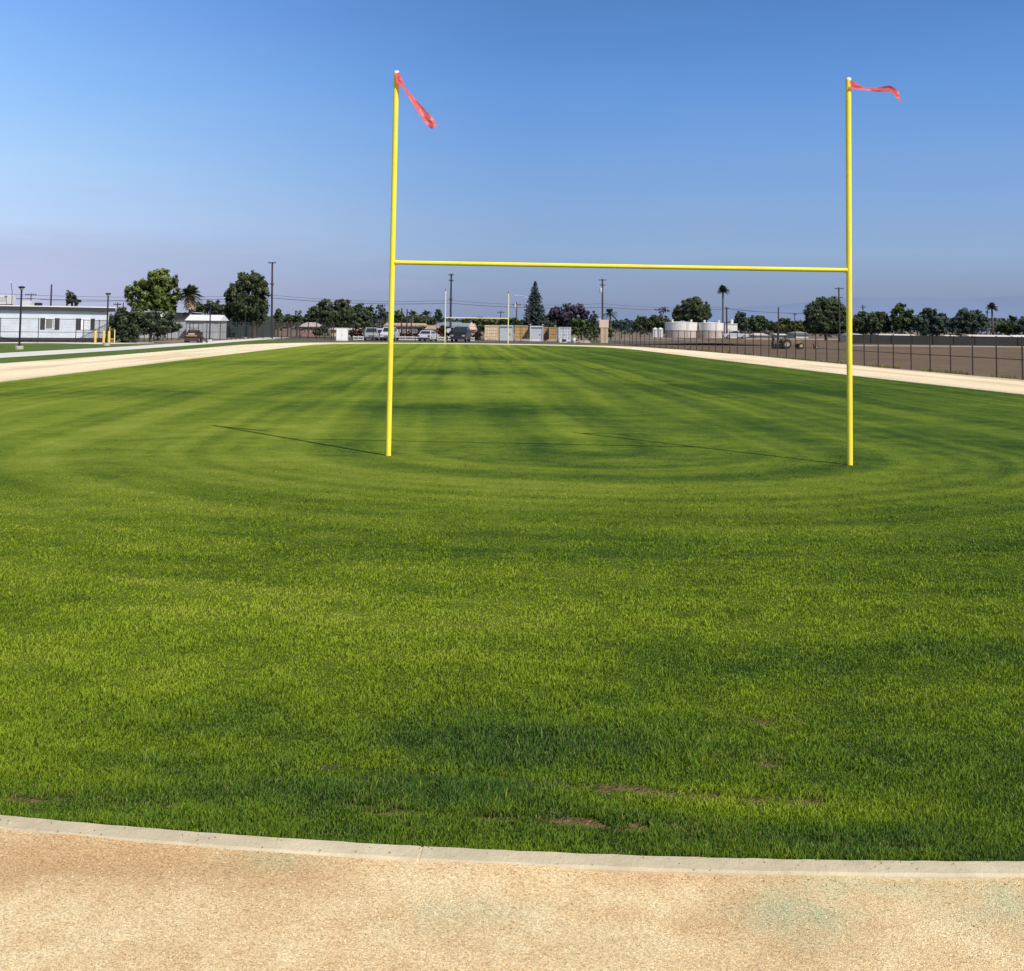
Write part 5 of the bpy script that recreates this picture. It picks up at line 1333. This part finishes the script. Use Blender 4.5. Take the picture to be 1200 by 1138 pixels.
tree('olive tree row behind the thin pole', [(906, 382, 8, 6), (920, 379, 9, 6), (933, 383, 9, 7), (915, 385, 12, 6), (940, 385, 6, 6)], 310, G_OLIVE, leaf=.40, name='hedge_tree')
tree('huge round dark tree left of the near right upright', [(965, 363, 14, 13), (954, 369, 11, 13), (976, 360, 12, 11), (985, 368, 9, 13), (963, 378, 18, 13), (981, 381, 13, 11), (946, 368, 4, 7), (965, 386, 17, 7), (952, 383, 9, 8), (982, 387, 10, 6)], 232, G_DARK, leaf=.34, dens=1.1)
tree('dark tree just right of the near right upright', [(1011, 378, 12, 12), (1003, 382, 8, 10), (1020, 381, 9, 11)], 226, G_MID and G_DARK, leaf=.34)
tree('dark tree second from the near right upright', [(1027, 374, 11, 9), (1033, 369, 8, 5), (1036, 380, 9, 11), (1024, 383, 9, 9)], 224, G_DARK, leaf=.34)
tree('feathery green tree between the dark tree and the two round ones', [(1053, 363, 7, 7), (1056, 358.5, 6, 4.5), (1065, 370, 7, 9), (1048, 370, 5, 7), (1057, 379, 12, 10)], 222, G_MID, leaf=.34, fill=.8)
tree('left one of two round dark green trees behind the wall', [(1089, 369, 10, 8), (1080, 379, 9, 10), (1099, 377, 10, 9), (1104, 371, 6, 5), (1093, 386, 14, 8)], 220, G_BLUE, leaf=.34)
tree('right one of two round dark green trees behind the wall', [(1131, 370, 12, 8), (1144, 371, 9, 8), (1123, 377, 10, 8), (1152, 378, 8, 9), (1136, 383, 16, 9), (1115, 383, 6, 8)], 218, G_BLUE, leaf=.34)
palm('thin tall palm at the right with small round crown', 1163, 360.5, 7.2, 226, fr=90, lean=-1.0, drop=.42, rt_=.2, lm=leaf_mat('palm_brownish', (0.03, 0.026, 0.03), (0.07, 0.06, 0.065), (0.12, 0.11, 0.11)))
palm('bare trunked thin palm just left of the small crowned palm', 1157.5, 366, 3, 228, fr=14, lean=1.0, drop=.5, rt_=.13)
palm('spreading palm near the right edge', 1187, 377, 11, 222, fr=22, drop=.6)
tree('low green shrubs under the spreading palm', [(1173, 386, 9, 6), (1187, 386, 11, 7)], 224, G_MID, name='shrub', cat='shrub', leaf=.32)
tree('dark tree cut by the right edge', [(1201, 377, 6, 7), (1214, 374, 12, 10), (1206, 386, 10, 8), (1230, 382, 12, 10)], 220, G_BLUE, leaf=.34)
tree('rounded dark shrub at the foot of the big drooping tree', [(272, 384, 12, 9), (286, 386, 8, 8)], 176, G_DARK, name='shrub', cat='shrub', leaf=.26)

M_RDLEAF = leaf_mat('leaf_reddish', (0.020, 0.012, 0.011), (0.052, 0.030, 0.026), (0.10, 0.062, 0.05))
tree('low dark reddish hedge before the pink house', [(468, 393, 7, 4), (480, 392.5, 8, 4), (490, 393, 6, 4)], 178, M_RDLEAF, name='hedge', cat='hedge', leaf=.22, tr_r=.06)
tree('low dark reddish hedge between the far left upright and the black truck', [(517, 388, 6, 7), (525, 393, 7, 4), (531, 391, 4, 5)], 166, M_RDLEAF, name='hedge', cat='hedge', leaf=.22, tr_r=.06)
tree('low purplish hedge between the black truck and the cream container', [(552, 394, 6, 5), (560, 394, 7, 5)], 162, M_RDLEAF, name='hedge', cat='hedge', leaf=.22, tr_r=.06)
tree('low dark hedge between the white cabinet and the silver car', [(412, 391.5, 7, 4), (421, 391, 7, 4.5)], 172, M_RDLEAF, name='hedge', cat='hedge', leaf=.22, tr_r=.06)
tree('dark low bush left of the white cabinet behind the iron fence', [(377, 388, 8, 6), (371, 390, 6, 5)], 174, G_DARK, name='shrub', cat='shrub', leaf=.22, tr_r=.06)
tree('dark bush at the foot of the tan pillar', [(697, 392, 6, 6), (690, 393, 6, 5), (716, 391, 4, 6)], 158, G_OLIVE, name='shrub', cat='shrub', leaf=.20, tr_r=.06)
# tall Norfolk pine with whorled branches
Yn = 200
g = thing('pine_tree', 'tall tiered pine tree behind the storage containers', 'pine tree', (gx(626.5, Yn), Yn, 0))
ht = zt(626, 329.8, Yn); MB().tube([(0, 0, -.1), (0, 0, ht * .6), (0, 0, ht)], [.32, .18, .03], 8).build('trunk', M_BARK, g, True)
rng = np.random.default_rng(5); C_, N_, S_, T_ = [], [], [], []
for z in np.arange(1.0, ht - .1, .30):
    fz = (ht - z) / ht; Rr = m(18, Yn) * min(1, fz / .88) ** .86 * rng.uniform(.78, 1.1) + .12
    nb = int(6 + Rr * 6)
    for k in range(nb):
        az = 2 * np.pi * k / nb + rng.uniform(-.3, .3); rl = Rr * rng.uniform(.75, 1.1); nn = max(4, int(rl * 9))
        t_ = np.linspace(.1, 1, nn)
        pts = np.stack([np.cos(az) * rl * t_, np.sin(az) * rl * t_, z + rl * (.10 * t_ ** 2) - .12 * rl * t_ + rng.normal(0, .05, nn)], 1) + rng.normal(0, .06, (nn, 3))
        C_.append(pts); q = rng.normal(0, .5, (nn, 3)) + np.array([math.cos(az) * .3, math.sin(az) * .3, .7]); N_.append(q / np.linalg.norm(q, axis=1, keepdims=True))
        S_.append(rng.uniform(.14, .27, nn)); T_.append(np.clip(.25 + .35 * t_ + rng.normal(0, .12, nn), 0, 1))
V, Fq, TT = leaf_quads(np.concatenate(C_), np.concatenate(N_), np.concatenate(S_), np.concatenate(T_), rng)
np_obj('crown', V, [Fq], leaf_mat('leaf_pine', (0.0187, 0.0312, 0.0281), (0.0530, 0.0749, 0.0624), (0.1170, 0.1482, 0.1217)), g, {'tone': TT})

# far belt of trees on the horizon (reads as one mass)
rng = np.random.default_rng(9); k = 26000
px = rng.uniform(-120, 1330, k); Yw = rng.uniform(345, 380, k)
hgt_px = 4.5 + 7 * fbm(px * .03, px * 0, 51, 3) + 2.5 * vnoise(px * .25, px * 0, 52) + 5.5 * np.clip((px - 985) / 30, 0, 1)
hor = 382.9 + .012 * (px - 600)
xx = np.array([gx(a, 360.0) for a in np.linspace(-120, 1330, 60)]); xw = np.interp(px, np.linspace(-120, 1330, 60), xx) * Yw / 360
topz = CAMZ + hgt_px * 360 / F
C = np.stack([xw, Yw, topz * rng.uniform(0, 1, k) ** .55], 1); nn = rng.normal(0, 1, (k, 3)) + np.array([0, -.5, .5]); nn /= np.linalg.norm(nn, axis=1, keepdims=True)
V, Fq, TT = leaf_quads(C, nn, rng.uniform(.35, .8, k), np.clip(.25 + .3 * C[:, 2] / topz + .5 * (fbm(px * .12, C[:, 2] * .5, 61, 2) - .5), 0, 1), rng)
tag(np_obj('distant_trees', V, [Fq], G_BLUE, None, {'tone': TT}), 'far belt of dark trees along the horizon', 'trees', kind='stuff')

# ------------------------------------------------------------------ light
SUN_EL = R(44.5); SUN_AZ = R(139.5)     # azimuth clockwise from +Y
sd = Vector((math.sin(SUN_AZ) * math.cos(SUN_EL), math.cos(SUN_AZ) * math.cos(SUN_EL), math.sin(SUN_EL)))
sl = bpy.data.lights.new('sun', 'SUN'); sl.energy = 5.0; sl.angle = R(.4); sl.color = (1.0, .945, .86)
so_ = bpy.data.objects.new('sun', sl); COL.objects.link(so_); so_.rotation_euler = (-sd).to_track_quat('-Z', 'Y').to_euler(); so_.location = (20, -20, 40)
w = bpy.data.worlds.new('World'); scn.world = w; w.use_nodes = True; nt = w.node_tree; nt.nodes.clear()
wo = N(nt, 'ShaderNodeOutputWorld'); bg = N(nt, 'ShaderNodeBackground')
sky = N(nt, 'ShaderNodeTexSky', sky_type='NISHITA'); sky.sun_disc = False; sky.sun_elevation = SUN_EL; sky.sun_rotation = SUN_AZ
sky.air_density = 1.3; sky.dust_density = .6; sky.ozone_density = 3.0; sky.altitude = 0
def lin(c): return tuple(((v / 255 + .055) / 1.055) ** 2.4 if v > 10 else v / 255 / 12.92 for v in c)
tc = N(nt, 'ShaderNodeTexCoord'); sp = N(nt, 'ShaderNodeSeparateXYZ'); nt.links.new(tc.outputs['Generated'], sp.inputs[0])
mp = N(nt, 'ShaderNodeMapping'); mp.inputs['Scale'].default_value = (2.0, 2.0, 11); nt.links.new(tc.outputs['Generated'], mp.inputs[0])
cn = noise(nt, mp.outputs[0], 2.4, 6, .62)
elev = mth(nt, 'ADD', sp.outputs[2], mth(nt, 'MULTIPLY', mth(nt, 'SUBTRACT', cn, .5), .035))
def skyramp(stops): return ramp(nt, mth(nt, 'MULTIPLY', elev, 2.0, True), [(z * 2, lin(c)) for z, c in stops])
LS = [(0, (188, 193, 228)), (.035, (188, 195, 230)), (.058, (183, 196, 232)), (.082, (190, 214, 250)), (.13, (176, 213, 255)), (.2, (148, 197, 255)), (.285, (122, 172, 248)), (.48, (80, 130, 222))]
MS = [(0, (126, 142, 178)), (.034, (137, 155, 190)), (.065, (144, 172, 210)), (.105, (135, 170, 219)), (.165, (116, 162, 223)), (.216, (100, 151, 220)), (.286, (82, 132, 201)), (.48, (58, 104, 178))]
lf_ = N(nt, 'ShaderNodeMapRange'); lf_.inputs[1].default_value = .02; lf_.inputs[2].default_value = -.42; nt.links.new(sp.outputs[0], lf_.inputs[0])
lfp = mth(nt, 'POWER', lf_.outputs[0], 1.35)
grad = mixc(nt, lfp, skyramp(MS), skyramp(LS))
# a thin smear of cloud low on the left
cm = N(nt, 'ShaderNodeMapRange', interpolation_type='SMOOTHSTEP'); cm.inputs[1].default_value = .50; cm.inputs[2].default_value = .72
mp2 = N(nt, 'ShaderNodeMapping'); mp2.inputs['Scale'].default_value = (3.2, 3.2, 26); mp2.inputs['Location'].default_value = (.3, .1, .4); nt.links.new(tc.outputs['Generated'], mp2.inputs[0])
nt.links.new(noise(nt, mp2.outputs[0], 2.0, 5, .55), cm.inputs[0])
band = N(nt, 'ShaderNodeMapRange', interpolation_type='SMOOTHSTEP'); band.inputs[1].default_value = .13; band.inputs[2].default_value = .07; nt.links.new(sp.outputs[2], band.inputs[0])
grad = mixc(nt, mth(nt, 'MULTIPLY', mth(nt, 'MULTIPLY', cm.outputs[0], band.outputs[0]), mth(nt, 'MULTIPLY', lf_.outputs[0], .55)), grad, lin((176, 186, 222)))
hs = mixc(nt, 1.0, grad, (10, 10, 10), 'MULTIPLY')
upf = N(nt, 'ShaderNodeMapRange', interpolation_type='SMOOTHSTEP'); upf.inputs[1].default_value = .55; upf.inputs[2].default_value = .25; nt.links.new(sp.outputs[2], upf.inputs[0])
skyc = mixc(nt, mth(nt, 'MULTIPLY', upf.outputs[0], .94), sky.outputs[0], hs)
nt.links.new(skyc, bg.inputs[0]); bg.inputs[1].default_value = .1
nt.links.new(bg.outputs[0], wo.inputs[0])

scn.view_settings.view_transform = 'Standard'; scn.view_settings.look = 'None'; scn.view_settings.exposure = 0; scn.view_settings.gamma = 1
scn.render.engine = 'CYCLES'
scn.cycles.max_bounces = 6; scn.cycles.diffuse_bounces = 3; scn.cycles.transmission_bounces = 4; scn.cycles.use_denoising = True
